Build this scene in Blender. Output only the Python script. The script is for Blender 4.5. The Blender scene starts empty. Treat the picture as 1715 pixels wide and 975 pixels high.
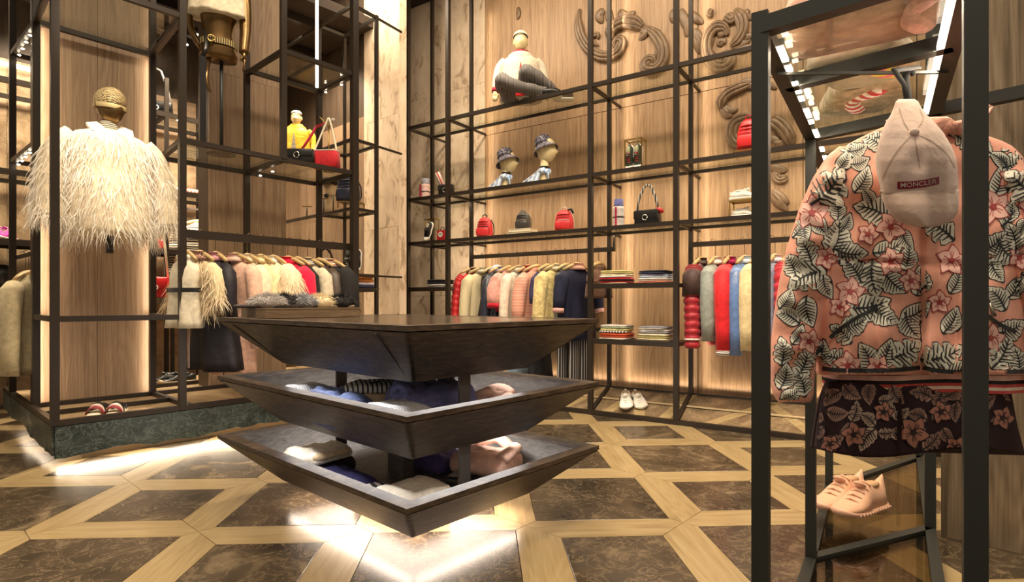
import bpy, bmesh, math, random
from mathutils import Vector, Matrix, noise
random.seed(7)
SC = bpy.context.scene
COL = SC.collection
PI = math.pi
V = Vector
F, CX, HZ, CAMH = 955.0, 857.5, 507.0, 0.97      # focal length (px of a 1715 px frame), horizon row, eye height

# ------------------------------------------------------------------ camera, world, exposure, large lights
cam = bpy.data.objects.new('camera', bpy.data.cameras.new('camera'))
COL.objects.link(cam)
cam.location = (0, 0, CAMH)
cam.rotation_euler = (PI/2, 0, 0)
cam.data.sensor_width = 36
cam.data.lens = F/1715*36
cam.data.shift_y = (HZ-487.5)/1715
cam.data.clip_start = 0.05
SC.camera = cam
SC.view_settings.view_transform = 'Standard'
SC.view_settings.look = 'None'
SC.view_settings.gamma = 1
SC.view_settings.use_curve_mapping = False
SC.view_settings.exposure = 0.0
wd = bpy.data.worlds.new('world'); SC.world = wd
wd.use_nodes = True
wd.node_tree.nodes['Background'].inputs[0].default_value = (1.0, .83, .64, 1)
wd.node_tree.nodes['Background'].inputs[1].default_value = .42
WARM = (1.0, .82, .605)
PALE = (1.0, .86, .70)

def area(loc, aim, sx, sy, power, col=WARM, spread=PI, name='area_light'):
    l = bpy.data.lights.new(name, 'AREA'); l.shape = 'RECTANGLE'
    l.size, l.size_y, l.energy, l.color, l.spread = sx, sy, power, col, spread
    o = bpy.data.objects.new(name, l); COL.objects.link(o)
    o.location = loc
    d = (V(aim)-V(loc)).normalized()
    o.rotation_euler = d.to_track_quat('-Z', 'Y').to_euler()
    return o

def strip_light(p0, p1, w, power, aim, col=WARM, spread=PI, name='strip_light'):
    "rectangular lamp whose long side runs p0-p1 and which shines along the vector aim"
    p0, p1, aim = V(p0), V(p1), V(aim).normalized()
    x = (p1-p0).normalized(); z = -(aim-x*aim.dot(x)).normalized(); y = z.cross(x)
    l = bpy.data.lights.new(name, 'AREA'); l.shape = 'RECTANGLE'
    l.size, l.size_y, l.energy, l.color, l.spread = (p1-p0).length, w, power, col, spread
    o = bpy.data.objects.new(name, l); COL.objects.link(o)
    m = Matrix((x, y, z)).transposed().to_4x4(); m.translation = (p0+p1)/2
    o.matrix_world = m
    return o

def spot(loc, aim, power, deg=50, blend=.6, col=WARM, r=.06, name='spot_light'):
    l = bpy.data.lights.new(name, 'SPOT'); l.energy = power; l.color = col
    l.spot_size = math.radians(deg); l.spot_blend = blend; l.shadow_soft_size = r
    o = bpy.data.objects.new(name, l); COL.objects.link(o); o.location = loc
    o.rotation_euler = (V(aim)-V(loc)).normalized().to_track_quat('-Z', 'Y').to_euler()
    return o

# ceiling downlights
for x, y, p in ((-2.2, 1.6, 42), (-.6, .9, 36), (1.2, 1.2, 36), (-1.4, 3.2, 40), (.2, 3.0, 40), (1.5, 2.9, 36), (2.9, 2.2, 36)):
    area((x, y, 4.3), (x, y, 0), .7, .7, p, WARM, math.radians(120), 'downlight')

# ------------------------------------------------------------------ axes of the place
UA = math.radians(47.8)
U = V((math.cos(UA), math.sin(UA), 0)); VV = V((-math.sin(UA), math.cos(UA), 0))    # left rack: along its front, and into it
C0 = V((-2.682, 3.344, 0))
WD = V((.829, -.559, 0)).normalized(); WN = V((.559, .829, 0)).normalized()          # wall rack: along it, and towards the wall
WA = math.atan2(WD.y, WD.x)
Q2 = V((.683, 4.955, 0))
Z3 = V((0, 0, 1))
def LW(t, s, h=0): return C0+U*t+VV*s+Z3*h
def RW(t, d, h=0): return Q2+WD*t+WN*d+Z3*h
def at(x, y, Y): return V(((x-CX)/F*Y, Y, CAMH-(y-HZ)/F*Y))
def lwt(x, s):                                   # t of the left rack's line s under image column x
    k = (x-CX)/F; b = C0+VV*s
    return (k*b.y-b.x)/(U.x-k*U.y)
def rwt(x, d):
    k = (x-CX)/F; b = Q2+WN*d
    return (k*b.y-b.x)/(WD.x-k*WD.y)

# added fill: unseen strips and spots that wash the walls and the goods
strip_light(RW(-2.8, -.75, 4.45), RW(3.6, -.75, 4.45), .25, 120, WN*1.0-Z3*1.5, WARM, math.radians(150), 'wall_fill')
strip_light(LW(2.0, .2, 4.4), LW(2.0, 1.8, 4.4), .2, 10, U*.8-Z3*1.2, WARM, math.radians(150), 'pier_fill')
strip_light(LW(-.3, -.9, 4.4), LW(2.6, -.9, 4.4), .2, 30, VV*1.0-Z3*1.4, WARM, math.radians(150), 'rack_fill')
spot((-1.75, 2.5, 4.2), LW(.37, .45, 1.95), 520, 17, .7, PALE)
spot((.35, -.4, 3.4), (1.05, 1.4, 1.1), 70, 50, .8, PALE)
spot((-.6, 3.4, 4.3), LW(1.35, 0, 1.2), 150, 34, .8, PALE)
spot((.2, 3.6, 4.3), RW(-.8, .3, 1.2), 150, 30, .8, PALE)
spot((1.2, 2.9, 4.3), RW(1.4, .3, 1.2), 150, 34, .8, PALE)

spot((-.2, 4.4, 4.3), RW(-1.95, .65, 2.2), 170, 46, .9, WARM)

# ------------------------------------------------------------------ materials
MATS = {}
def new_mat(name):
    m = bpy.data.materials.new(name); m.use_nodes = True
    nt = m.node_tree; b = nt.nodes['Principled BSDF']
    return m, nt, b
def coords(nt, scale=(1, 1, 1), rand=False, kind='Object'):
    tc = nt.nodes.new('ShaderNodeTexCoord'); mp = nt.nodes.new('ShaderNodeMapping')
    mp.inputs['Scale'].default_value = scale
    nt.links.new(tc.outputs[kind], mp.inputs['Vector'])
    if rand:
        oi = nt.nodes.new('ShaderNodeObjectInfo'); ml = nt.nodes.new('ShaderNodeMath'); ml.operation = 'MULTIPLY'
        ml.inputs[1].default_value = 37.0
        nt.links.new(oi.outputs['Random'], ml.inputs[0]); nt.links.new(ml.outputs[0], mp.inputs['Location'])
    return mp.outputs['Vector']
def ramp(nt, fac, stops):
    r = nt.nodes.new('ShaderNodeValToRGB'); e = r.color_ramp.elements
    while len(e) < len(stops): e.new(.5)
    for i, (p, c) in enumerate(stops): e[i].position = p; e[i].color = (*c, 1)
    nt.links.new(fac, r.inputs[0]); return r.outputs[0]
def ntex(nt, vec, scale, detail=3, rough=.55, dist=0):
    n = nt.nodes.new('ShaderNodeTexNoise')
    n.inputs['Scale'].default_value = scale; n.inputs['Detail'].default_value = detail
    n.inputs['Roughness'].default_value = rough; n.inputs['Distortion'].default_value = dist
    nt.links.new(vec, n.inputs['Vector']); return n.outputs[0]
def bump(nt, b, h, strength, dist=.01):
    k = nt.nodes.new('ShaderNodeBump'); k.inputs['Strength'].default_value = strength; k.inputs['Distance'].default_value = dist
    nt.links.new(h, k.inputs['Height']); nt.links.new(k.outputs[0], b.inputs['Normal'])
def plain(name, c, rough=.5, metal=0, spec=.5, emit=0, coat=0):
    if name in MATS: return MATS[name]
    m, nt, b = new_mat(name)
    b.inputs['Base Color'].default_value = (*c, 1); b.inputs['Roughness'].default_value = rough
    b.inputs['Metallic'].default_value = metal; b.inputs['Specular IOR Level'].default_value = spec
    b.inputs['Coat Weight'].default_value = coat; b.inputs['Coat Roughness'].default_value = .1
    if emit: b.inputs['Emission Color'].default_value = (*c, 1); b.inputs['Emission Strength'].default_value = emit
    MATS[name] = m; return m
def fabric(name, c, rough=.85, var=.18, wr=.25, ws=14, sheen=.15, shine=.3):
    if name in MATS: return MATS[name]
    m, nt, b = new_mat(name); v = coords(nt)
    n = ntex(nt, v, 30, 4)
    lo = tuple(x*(1-var) for x in c); hi = tuple(min(1, x*(1+var)) for x in c)
    nt.links.new(ramp(nt, n, ((.3, lo), (.7, hi))), b.inputs['Base Color'])
    b.inputs['Roughness'].default_value = rough; b.inputs['Sheen Weight'].default_value = sheen if max(c) > .15 else 0
    b.inputs['Specular IOR Level'].default_value = shine
    bump(nt, b, ntex(nt, v, ws, 3, .5, .6), wr, .02)
    MATS[name] = m; return m
def striped(name, c1, c2, scale, axis=0, rough=.8, dist=0, duty=.5):
    if name in MATS: return MATS[name]
    m, nt, b = new_mat(name); v = coords(nt)
    w = nt.nodes.new('ShaderNodeTexWave'); w.wave_type = 'BANDS'; w.bands_direction = 'XYZ'[axis]; w.wave_profile = 'TRI'
    w.inputs['Scale'].default_value = scale; w.inputs['Distortion'].default_value = dist; w.inputs['Detail'].default_value = 1
    nt.links.new(v, w.inputs['Vector'])
    nt.links.new(ramp(nt, w.outputs['Fac'], ((duty-.04, c1), (duty+.04, c2))), b.inputs['Base Color'])
    b.inputs['Roughness'].default_value = rough; MATS[name] = m; return m
def wood(name, c1, c2, c3, grain=(30, 30, 1.6), rough=.45, scale=1.0, rand=True, bumps=.12, coat=0, dist=1.2):
    if name in MATS: return MATS[name]
    m, nt, b = new_mat(name); v = coords(nt, grain, rand)
    n = ntex(nt, v, scale, 5, .6, dist); f = ntex(nt, coords(nt, tuple(g*5 for g in grain), rand), scale, 2)
    mx = nt.nodes.new('ShaderNodeMath'); mx.operation = 'MULTIPLY_ADD'; mx.inputs[1].default_value = .28
    nt.links.new(f, mx.inputs[0])
    fg = ntex(nt, coords(nt, tuple(g*.16 if g > 5 else g*.45 for g in grain), rand), scale, 2, .5, .5)       # cathedral figure: bands of a slow noise
    k1 = nt.nodes.new('ShaderNodeMath'); k1.operation = 'MULTIPLY'; k1.inputs[1].default_value = 95; nt.links.new(fg, k1.inputs[0])
    k2 = nt.nodes.new('ShaderNodeMath'); k2.operation = 'SINE'; nt.links.new(k1.outputs[0], k2.inputs[0])
    k3 = nt.nodes.new('ShaderNodeMath'); k3.operation = 'MULTIPLY_ADD'; k3.inputs[1].default_value = .055; nt.links.new(k2.outputs[0], k3.inputs[0]); nt.links.new(n, k3.inputs[2])
    nt.links.new(k3.outputs[0], mx.inputs[2])
    nt.links.new(ramp(nt, mx.outputs[0], ((.42, c1), (.62, c2), (.85, c3))), b.inputs['Base Color'])
    b.inputs['Roughness'].default_value = rough; b.inputs['Coat Weight'].default_value = coat; b.inputs['Coat Roughness'].default_value = .15
    bump(nt, b, mx.outputs[0], bumps, .004); MATS[name] = m; return m
def marble(name, dark, mid, vein, scale=2.2, rough=.18, stretch=(1, 1, 1), rand=True, vpos=.56, dist=2.0, coat=0):
    if name in MATS: return MATS[name]
    m, nt, b = new_mat(name); v = coords(nt, stretch, rand)
    a = ntex(nt, v, scale, 8, .62, dist); c = ntex(nt, v, scale*2.3, 6, .65, dist*1.5)
    ab = nt.nodes.new('ShaderNodeMath'); ab.operation = 'SUBTRACT'; ab.inputs[1].default_value = .5; nt.links.new(c, ab.inputs[0])
    ab2 = nt.nodes.new('ShaderNodeMath'); ab2.operation = 'ABSOLUTE'; nt.links.new(ab.outputs[0], ab2.inputs[0])
    mx = nt.nodes.new('ShaderNodeMix'); mx.data_type = 'RGBA'
    nt.links.new(ramp(nt, a, ((.36, dark), (vpos, mid), (.78, vein))), mx.inputs[7])
    mx.inputs[6].default_value = (*vein, 1)
    nt.links.new(ramp(nt, ab2.outputs[0], ((.0, (.6,)*3), (.025, (1, 1, 1)))), mx.inputs[0])
    nt.links.new(mx.outputs[2], b.inputs['Base Color'])
    b.inputs['Roughness'].default_value = rough; b.inputs['Coat Weight'].default_value = coat; b.inputs['Coat Roughness'].default_value = .08
    MATS[name] = m; return m
def glass(name, tint=(.93, .95, .92), refl=1.0, rough=.02):
    if name in MATS: return MATS[name]
    m, nt, b = new_mat(name); nt.nodes.remove(b)
    t = nt.nodes.new('ShaderNodeBsdfTransparent'); t.inputs[0].default_value = (*tint, 1)
    g = nt.nodes.new('ShaderNodeBsdfGlossy'); g.inputs['Roughness'].default_value = rough; g.inputs[0].default_value = (refl, refl, refl, 1)
    lw = nt.nodes.new('ShaderNodeLayerWeight'); lw.inputs[0].default_value = .5
    pw = nt.nodes.new('ShaderNodeMath'); pw.operation = 'POWER'; pw.inputs[1].default_value = 3.2; nt.links.new(lw.outputs['Facing'], pw.inputs[0])
    fr = nt.nodes.new('ShaderNodeMath'); fr.operation = 'MULTIPLY_ADD'; fr.inputs[1].default_value = .42; fr.inputs[2].default_value = .035; nt.links.new(pw.outputs[0], fr.inputs[0])
    mx = nt.nodes.new('ShaderNodeMixShader')
    nt.links.new(fr.outputs[0], mx.inputs[0]); nt.links.new(t.outputs[0], mx.inputs[1]); nt.links.new(g.outputs[0], mx.inputs[2])
    nt.links.new(mx.outputs[0], nt.nodes['Material Output'].inputs[0]); MATS[name] = m; return m

STEEL = plain('dark_bronze_steel', (.030, .021, .014), .42, .35)
STEELB = plain('black_steel', (.026, .028, .024), .5, .3)
BRASS = plain('brass', (.50, .34, .12), .3, 1)
BRONZE = plain('bronze_skin', (.17, .10, .038), .30, .8)
CREAMSKIN = plain('pale_mannequin_skin', (.80, .66, .36), .5)
LED = plain('led_strip', (1, .86, .62), emit=9)
LEDS = plain('led_dot', (1, .86, .62), emit=30)
LEDW = plain('led_white', (1, .86, .74), emit=1.6)
GLASS = glass('shelf_glass')
MIRROR = plain('mirror', (.80, .74, .66), .03, 1)
OAKW = wood('wall_oak', (.235, .138, .066), (.350, .216, .112), (.44, .288, .158), (34, 34, 1.1), .5)
OAKP = wood('pilaster_oak', (.20, .125, .070), (.28, .183, .108), (.36, .25, .155), (38, 38, 1.1), .5)
OAKD = wood('table_oak', (.016, .010, .006), (.040, .026, .016), (.105, .068, .042), (9, 9, 60), .5, bumps=.25, rand=False)
OAKDD = wood('tray_oak', (.05, .044, .039), (.085, .075, .067), (.13, .116, .105), (12, 12, 50), .5, rand=False)
OAKB = wood('plinth_oak', (.12, .08, .045), (.19, .125, .07), (.25, .17, .10), (3, 3, 60), .5, rand=False)
PLANK = wood('floor_oak', (.245, .172, .080), (.315, .228, .110), (.375, .285, .150), (1.6, 26, 26), .32, bumps=.06, coat=.12)
TILE = marble('floor_marble', (.022, .016, .009), (.062, .044, .026), (.27, .20, .12), 3.0, .27, dist=1.3)
STONE = marble('wall_travertine', (.42, .29, .18), (.76, .58, .40), (.90, .75, .57), 5.0, .5, (1.4, 1.4, .7), vpos=.46, dist=1.2)
STONEG = marble('green_marble', (.012, .020, .019), (.048, .066, .060), (.30, .36, .31), 3.2, .38, (1, 1, 1.5), vpos=.60, dist=1.6)
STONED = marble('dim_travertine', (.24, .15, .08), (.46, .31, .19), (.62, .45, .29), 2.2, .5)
DARKW = wood('dark_panel', (.05, .032, .02), (.075, .05, .032), (.10, .07, .045), (20, 20, 1.4), .5)
CEILM = plain('ceiling_paint', (.035, .022, .014), .8)
HANGW = plain('hanger_wood', (.46, .32, .14), .4, .1)
BLACK = plain('black_leather', (.012, .011, .010), .35)
WHITE = plain('white_leather', (.82, .78, .70), .4)
REDL = plain('red_leather', (.55, .012, .015), .4)

# ------------------------------------------------------------------ mesh helpers
class MB:
    def __init__(s): s.v = []; s.f = []; s.m = []; s.mi = 0
    def add(s, vs, fs):
        n = len(s.v); s.v += [tuple(x) for x in vs]
        for f in fs: s.f.append([i+n for i in f]); s.m.append(s.mi)
        return s
    def box(s, lo, hi):
        x0, y0, z0 = lo; x1, y1, z1 = hi
        return s.add([(x0,y0,z0),(x1,y0,z0),(x1,y1,z0),(x0,y1,z0),(x0,y0,z1),(x1,y0,z1),(x1,y1,z1),(x0,y1,z1)],
                     [(0,3,2,1),(4,5,6,7),(0,1,5,4),(1,2,6,5),(2,3,7,6),(3,0,4,7)])
    def beam(s, p0, p1, w, h=None, up=Z3):
        h = h or w; p0, p1 = V(p0), V(p1); d = (p1-p0).normalized()
        if abs(d.dot(up)) > .99: up = U
        x = d.cross(up).normalized()*w/2; y = x.cross(d).normalized()*h/2
        vs = [p+a*x+b*y for p in (p0, p1) for a, b in ((-1,-1),(1,-1),(1,1),(-1,1))]
        return s.add(vs, [(3,2,1,0),(4,5,6,7),(0,1,5,4),(1,2,6,5),(2,3,7,6),(3,0,4,7)])
    def prism(s, pts, z0, z1):
        n = len(pts)
        vs = [(p[0], p[1], z0) for p in pts]+[(p[0], p[1], z1) for p in pts]
        return s.add(vs, [tuple(range(n-1, -1, -1)), tuple(range(n, 2*n))]+[(i, (i+1) % n, n+(i+1) % n, n+i) for i in range(n)])
    def loft(s, rings, cap=True, close=True):
        n = len(rings[0]); vs = [p for r in rings for p in r]; fs = []
        for k in range(len(rings)-1):
            for i in range(n if close else n-1):
                j = (i+1) % n; fs.append((k*n+i, k*n+j, (k+1)*n+j, (k+1)*n+i))
        if cap and close: fs += [tuple(range(n-1, -1, -1)), tuple((len(rings)-1)*n+i for i in range(n))]
        return s.add(vs, fs)
    def tube(s, path, rad, n=8, cap=True, flat=1.0):
        path = [V(p) for p in path]; rings = []; up = None
        rad = rad if hasattr(rad, '__len__') else [rad]*len(path)
        for i, p in enumerate(path):
            d = (path[min(i+1, len(path)-1)]-path[max(i-1, 0)])
            d = d.normalized() if d.length > 1e-9 else V((0, 0, 1))
            if up is None: up = V((0, 0, 1)) if abs(d.z) < .9 else V((0, 1, 0))
            x = d.cross(up); x = x.normalized() if x.length > 1e-6 else V((1, 0, 0)); y = x.cross(d).normalized(); up = y
            rings.append([p+x*math.cos(2*PI*k/n)*rad[i]+y*math.sin(2*PI*k/n)*rad[i]*flat for k in range(n)])
        return s.loft(rings, cap)
    def lathe(s, prof, n=20, c=(0, 0, 0), cap=True):
        return s.loft([[(c[0]+r*math.cos(2*PI*k/n), c[1]+r*math.sin(2*PI*k/n), c[2]+z) for k in range(n)] for r, z in prof], cap)
    def ell(s, c, r, n=14, m=9, R=None):
        rings = []
        for k in range(m+1):
            a = -PI/2+PI*k/m; cr = max(math.cos(a), .02)
            ring = [V((r[0]*cr*math.cos(2*PI*i/n), r[1]*cr*math.sin(2*PI*i/n), r[2]*math.sin(a))) for i in range(n)]
            rings.append([V(c)+(R @ q if R else q) for q in ring])
        return s.loft(rings)
    def rbox(s, lo, hi, r, n=3):
        "box with rounded vertical edges and softened top and bottom"
        x0, y0, z0 = lo; x1, y1, z1 = hi; r = min(r, (x1-x0)/2.01, (y1-y0)/2.01)
        def ring(ins, z):
            pts = []; q = max(r-ins, .0005)
            for cx, cy, a0 in ((x1-r, y1-r, 0), (x0+r, y1-r, 90), (x0+r, y0+r, 180), (x1-r, y0+r, 270)):
                for k in range(n+1):
                    a = math.radians(a0+90*k/n); pts.append((cx+q*math.cos(a), cy+q*math.sin(a), z))
            return pts
        e = min(r*.7, (z1-z0)/2.2)
        return s.loft([ring(e, z0), ring(e*.3, z0+e*.3), ring(0, z0+e), ring(0, z1-e), ring(e*.3, z1-e*.3), ring(e, z1)])

def tagit(o, label=None, cat=None, group=None, kind=None):
    if label: o['label'] = label
    if cat: o['category'] = cat
    if group: o['group'] = group
    if kind: o['kind'] = kind
    return o
def build(mb, name, mats, parent=None, smooth=False, label=None, kind=None, loc=None, rot=None):
    me = bpy.data.meshes.new(name); me.from_pydata(mb.v, [], mb.f)
    mats = mats if isinstance(mats, (list, tuple)) else [mats]
    for m in mats: me.materials.append(m)
    if len(mats) > 1: me.polygons.foreach_set('material_index', mb.m)
    if smooth: me.polygons.foreach_set('use_smooth', [True]*len(me.polygons))
    me.update()
    o = bpy.data.objects.new(name, me); COL.objects.link(o)
    if parent: o.parent = parent
    if loc is not None: o.location = loc
    if rot is not None: o.rotation_euler = rot
    if smooth == 'edges':
        pass
    return tagit(o, label, None, None, kind)
def thing(name, label, cat, loc=(0, 0, 0), rz=0, group=None, rot=None):
    o = bpy.data.objects.new(name, None); COL.objects.link(o); o.location = loc
    o.rotation_euler = rot or (0, 0, rz); o.empty_display_size = .05
    return tagit(o, label, cat, group)
def single(mb, name, mats, label, cat, loc=(0, 0, 0), rz=0, group=None, smooth=False, rot=None):
    o = build(mb, name, mats, None, smooth); o.location = loc; o.rotation_euler = rot or (0, 0, rz)
    return tagit(o, label, cat, group)
def structure(mb, name, mats, label=None, smooth=False):
    return tagit(build(mb, name, mats, None, smooth), label, None, None, 'structure')
def copy_tree(o, parent=None):
    c = o.copy(); COL.objects.link(c)
    if parent: c.parent = parent
    for ch in list(o.children): copy_tree(ch, c)
    return c
def smin(a, b): return a if a < b else b
# ------------------------------------------------------------------ floor: marble tiles framed by mitred oak planks
FA, FC, FP, FB, FS = .049, V((.426, 2.153, 0)), .696, .300, .2125
b_ = MB().box((-6, -1.5, -.12), (6.5, 9.5, -.016))
FLOOR = structure(b_, 'floor', plain('screed', (.05, .035, .02), .8))
def tile_mesh(h, name):
    g = .0012; m = MB(); r = h-g
    m.loft([[(-r,-r,-.015),(r,-r,-.015),(r,r,-.015),(-r,r,-.015)], [(-r,-r,-.0015),(r,-r,-.0015),(r,r,-.0015),(-r,r,-.0015)],
            [(-r+.0015,-r+.0015,0),(r-.0015,-r+.0015,0),(r-.0015,r-.0015,0),(-r+.0015,r-.0015,0)]])
    me = bpy.data.meshes.new(name); me.from_pydata(m.v, [], m.f); me.materials.append(TILE); return me
ME_BIG, ME_SMALL = tile_mesh(FB, 'tile'), tile_mesh(FS, 'tile_small')
md = FP/2; g_ = .0012
m_ = MB().prism([(-FB+g_, FB+g_), (FB-g_, FB+g_), (md-g_, md), (FS-g_, FP-FS-g_), (-FS+g_, FP-FS-g_), (-md+g_, md)], -.015, -.0006)
ME_PLANK = bpy.data.meshes.new('plank'); ME_PLANK.from_pydata(m_.v, [], m_.f); ME_PLANK.materials.append(PLANK)
cf, sf = math.cos(FA), math.sin(FA)
for j in range(-2, 11):
    for i in range(-12, 13):
        x, y = i*FP, j*FP
        p = FC+V((cf*x-sf*y, sf*x+cf*y, 0))
        if p.y < .9 or p.y > 8.2 or abs(p.x)/p.y > 1.32+.5/p.y: continue
        if (p-Q2).dot(WN) > .9: continue
        big = (i+j) % 2 != 0
        o = bpy.data.objects.new('tile', ME_BIG if big else ME_SMALL); COL.objects.link(o); o.parent = FLOOR
        o.location = p; o.rotation_euler = (0, 0, FA)
        if big:
            for k in range(4):
                o = bpy.data.objects.new('plank', ME_PLANK); COL.objects.link(o); o.parent = FLOOR
                o.location = p; o.rotation_euler = (0, 0, FA+k*PI/2)

# ------------------------------------------------------------------ walls and ceilings
def wall_frame(origin, xdir, name, mat, x0, x1, h, thick=.12, z0=0):
    "a wall whose local x runs along xdir and whose local -y side faces the room"
    o = structure(MB().box((x0, .02, z0), (x1, thick, h)), name, mat)
    o.location = origin; o.rotation_euler = (0, 0, math.atan2(xdir.y, xdir.x)); return o
def panel(parent, name, mat, x0, x1, z0, z1, g=.003, y0=0, y1=.02):
    return build(MB().box((x0+g, y0, z0+g), (x1-g, y1, z1-g)), name, mat, parent)
WALLR = wall_frame(RW(0, .65), WD, 'wall_right', DARKW, -3.4, 5.2, 4.6)
tj = [rwt(x, .65) for x in (812, 1032, 1169, 1345)]
xs = [tj[0], tj[1], tj[2], tj[3], tj[3]+.75, tj[3]+1.5, 5.2]
for a, b in zip(xs, xs[1:]):
    panel(WALLR, 'wood_panel', OAKW, a, b, .0, 2.845); panel(WALLR, 'wood_panel', OAKW, a, b, 2.845, 4.6)
sx = [-3.4, -2.95, rwt(752, .65), tj[0]]
for a, b in zip(sx, sx[1:]):
    for z0, z1 in ((0, 1.05), (1.05, 2.3), (2.3, 3.45), (3.45, 4.6)):
        panel(WALLR, 'stone_slab', STONE, a, b, z0, z1, .0015)
PT = 2.84                                                     # plane of the pier at the end of the left rack
WALLB = wall_frame(LW(0, 3.0), U, 'wall_back', DARKW, -2.0, PT+.2, 4.6)
k = -2.0
for i, w in enumerate((.75, .75, .62, .4, .68, .7, .5, .44)):
    panel(WALLB, 'stone_slab' if i not in (4,) else 'wood_panel', STONED if i != 4 else DARKW, k, k+w, 0, 1.5, .002)
    panel(WALLB, 'stone_slab' if i not in (4,) else 'wood_panel', STONED if i != 4 else DARKW, k, k+w, 1.5, 3.3, .002)
    k += w
PIER = wall_frame(LW(PT, .51), VV, 'wall_pier', DARKW, 0, 2.5, 4.6, .09)
PIER.matrix_world = Matrix.Translation(LW(PT, .51)) @ Matrix(((VV.x, U.x, 0), (VV.y, U.y, 0), (0, 0, 1))).to_4x4()
for z0, z1 in ((0, .62), (.62, 1.75), (1.75, 2.9), (2.9, 4.6)):
    panel(PIER, 'stone_slab', STONE, 0, .62, z0, z1, .0015)
build(MB().box((-.012, 0, 0), (-.001, .09, 4.6)), 'stone_edge', STONE, PIER)
panel(PIER, 'wood_panel', OAKP, .62, 1.5, 0, 3.0); panel(PIER, 'wood_panel', OAKP, 1.5, 2.48, 0, 3.0)
structure(MB().box((-6, -1.5, 4.6), (6.5, 9.5, 4.7)), 'ceiling', CEILM)
cb = structure(MB().box((-2.2, .95, 3.9), (PT, 3.0, 4.0)), 'ceiling_back', CEILM)
cb.location = C0; cb.rotation_euler = (0, 0, UA)
for s_, w_ in ((1.25, .05), (1.9, .08), (2.45, .05)):
    tr = build(MB().box((-2.1, s_, 3.82), (PT-.05, s_+w_, 3.9)), 'ceiling_beam', STEEL, cb)
build(MB().box((-2.0, 2.93, 3.22), (.9, 2.98, 3.25)), 'cove_light', LED, cb)

# two oak pilasters behind the left rack, each with light grazing its edges
def pilaster(n, t0, t1, s):
    o = structure(MB().box((t0+.02, s+.02, .252), (t1-.02, s+.30, 4.6)), 'trim_%d' % n, DARKW)
    o.location = C0; o.rotation_euler = (0, 0, UA)
    mid = (t0+t1)/2
    for a, b in ((t0, mid), (mid, t1)):
        for z0, z1 in ((.252, .873), (.873, 2.93), (2.93, 4.6)):
            build(MB().box((a+.0012, s, z0+.001), (b-.0012, s+.02, z1-.001)), 'wood_panel', OAKP, o)
    return o
pilaster(1, .03, .76, .90); pilaster(2, 1.16, 1.83, .86)

# ------------------------------------------------------------------ steel racks
SQ = .042
def post(parent, p, z0, z1, ang, w=SQ, name='post', mat=STEEL):
    h = w/2; c, s = math.cos(ang)*h, math.sin(ang)*h
    pts = [(p.x+c*a-s*b, p.y+s*a+c*b) for a, b in ((-1,-1),(1,-1),(1,1),(-1,1))]
    return build(MB().prism(pts, z0, z1), name, mat, parent)
def bar(parent, p0, p1, w=SQ*.8, h=SQ*.8, name='beam', mat=STEEL):
    return build(MB().beam(p0, p1, w, h), name, mat, parent)
def plate(parent, pts, z, th=.008, name='glass_shelf', mat=GLASS):
    return build(MB().prism(pts, z, z+th), name, mat, parent)

LR = thing('display_rack', 'tall dark steel rack with glass shelves on the green stone plinth, left side', 'rack', (0, 0, 0))
TE = 2.005
for (t, s, z0, z1) in ((0, 0, .25, 4.6), (.68, 0, .25, 4.6), (0.03, .82, .25, 4.6), (.735, .83, .25, 4.6), (0, 1.62, .25, 4.6),
                       (TE, 0, .0, 4.6), (TE, .58, .25, 2.9), (1.387, .66, .25, 2.05), (1.384, 0, 2.07, 4.6), (1.387, .66, 2.07, 4.6)):
    post(LR, LW(t, s), z0, z1, UA, SQ*(1.3 if (t, s) == (TE, 0) else 1))
def lbar(t0, s0, t1, s1, h, w=SQ*.8, hh=SQ*.8, name='beam', mat=STEEL): return bar(LR, LW(t0, s0, h), LW(t1, s1, h), w, hh, name, mat)
lbar(-.02, 0, 3.0, 0, .262); lbar(0, 0, 0, 2.0, .262); lbar(.735, 0, .735, .83, .262); lbar(0, .82, 2.6, .82, .262); lbar(.735, 1.25, 2.6, 1.25, .262)
lbar(0, .41, .735, .41, .262, SQ*.5)
lbar(0, 0, .68, 0, .873, SQ*.8, .034); lbar(0, 0, .03, .82, .873); lbar(.68, 0, .735, .83, .873); 
for h in (2.065,):
    lbar(.68, 0, TE, 0, h); lbar(.735, .64, TE, .64, h); lbar(.68, 0, .735, .64, h); lbar(1.384, 0, 1.384, .66, h); lbar(TE, 0, TE, .64, h)
    lbar(.03, .82, 0, 1.62, h); lbar(0, 1.62, .6, 1.62, h, SQ*.5)
    lbar(.735, .83, .735, 1.7, h)
    plate(LR, [LW(.7, .02), LW(TE-.02, .02), LW(TE-.02, .62), LW(.74, .62)], h+.012)
for h in (2.90,):
    lbar(0, 0, .68, 0, h); lbar(0.03, .82, .735, .83, h); lbar(.68, 0, .735, .83, h); lbar(0, 0, .03, .82, h)
    lbar(1.384, 0, TE, 0, h); lbar(1.384, .58, TE, .58, h); lbar(TE, 0, TE, .58, h); lbar(1.384, 0, 1.384, .66, h)
    lbar(.03, .82, 0, 1.62, h); lbar(0, 1.62, .6, 1.62, h, SQ*.6)
    plate(LR, [LW(.02, .02), LW(.66, .02), LW(.70, .80), LW(.05, .80)], h+.01)
    plate(LR, [LW(1.40, .02), LW(TE-.02, .02), LW(TE-.02, .56), LW(1.40, .56)], h+.01)
bar(LR, LW(.68, .06, 1.444), LW(TE, .06, 1.444), .016, .058, 'hanging_rail')
build(MB().beam(LW(TE, .62, 2.95), LW(TE, .62, 4.5), .020, .020), 'light_tube', LED, LR)
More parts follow.
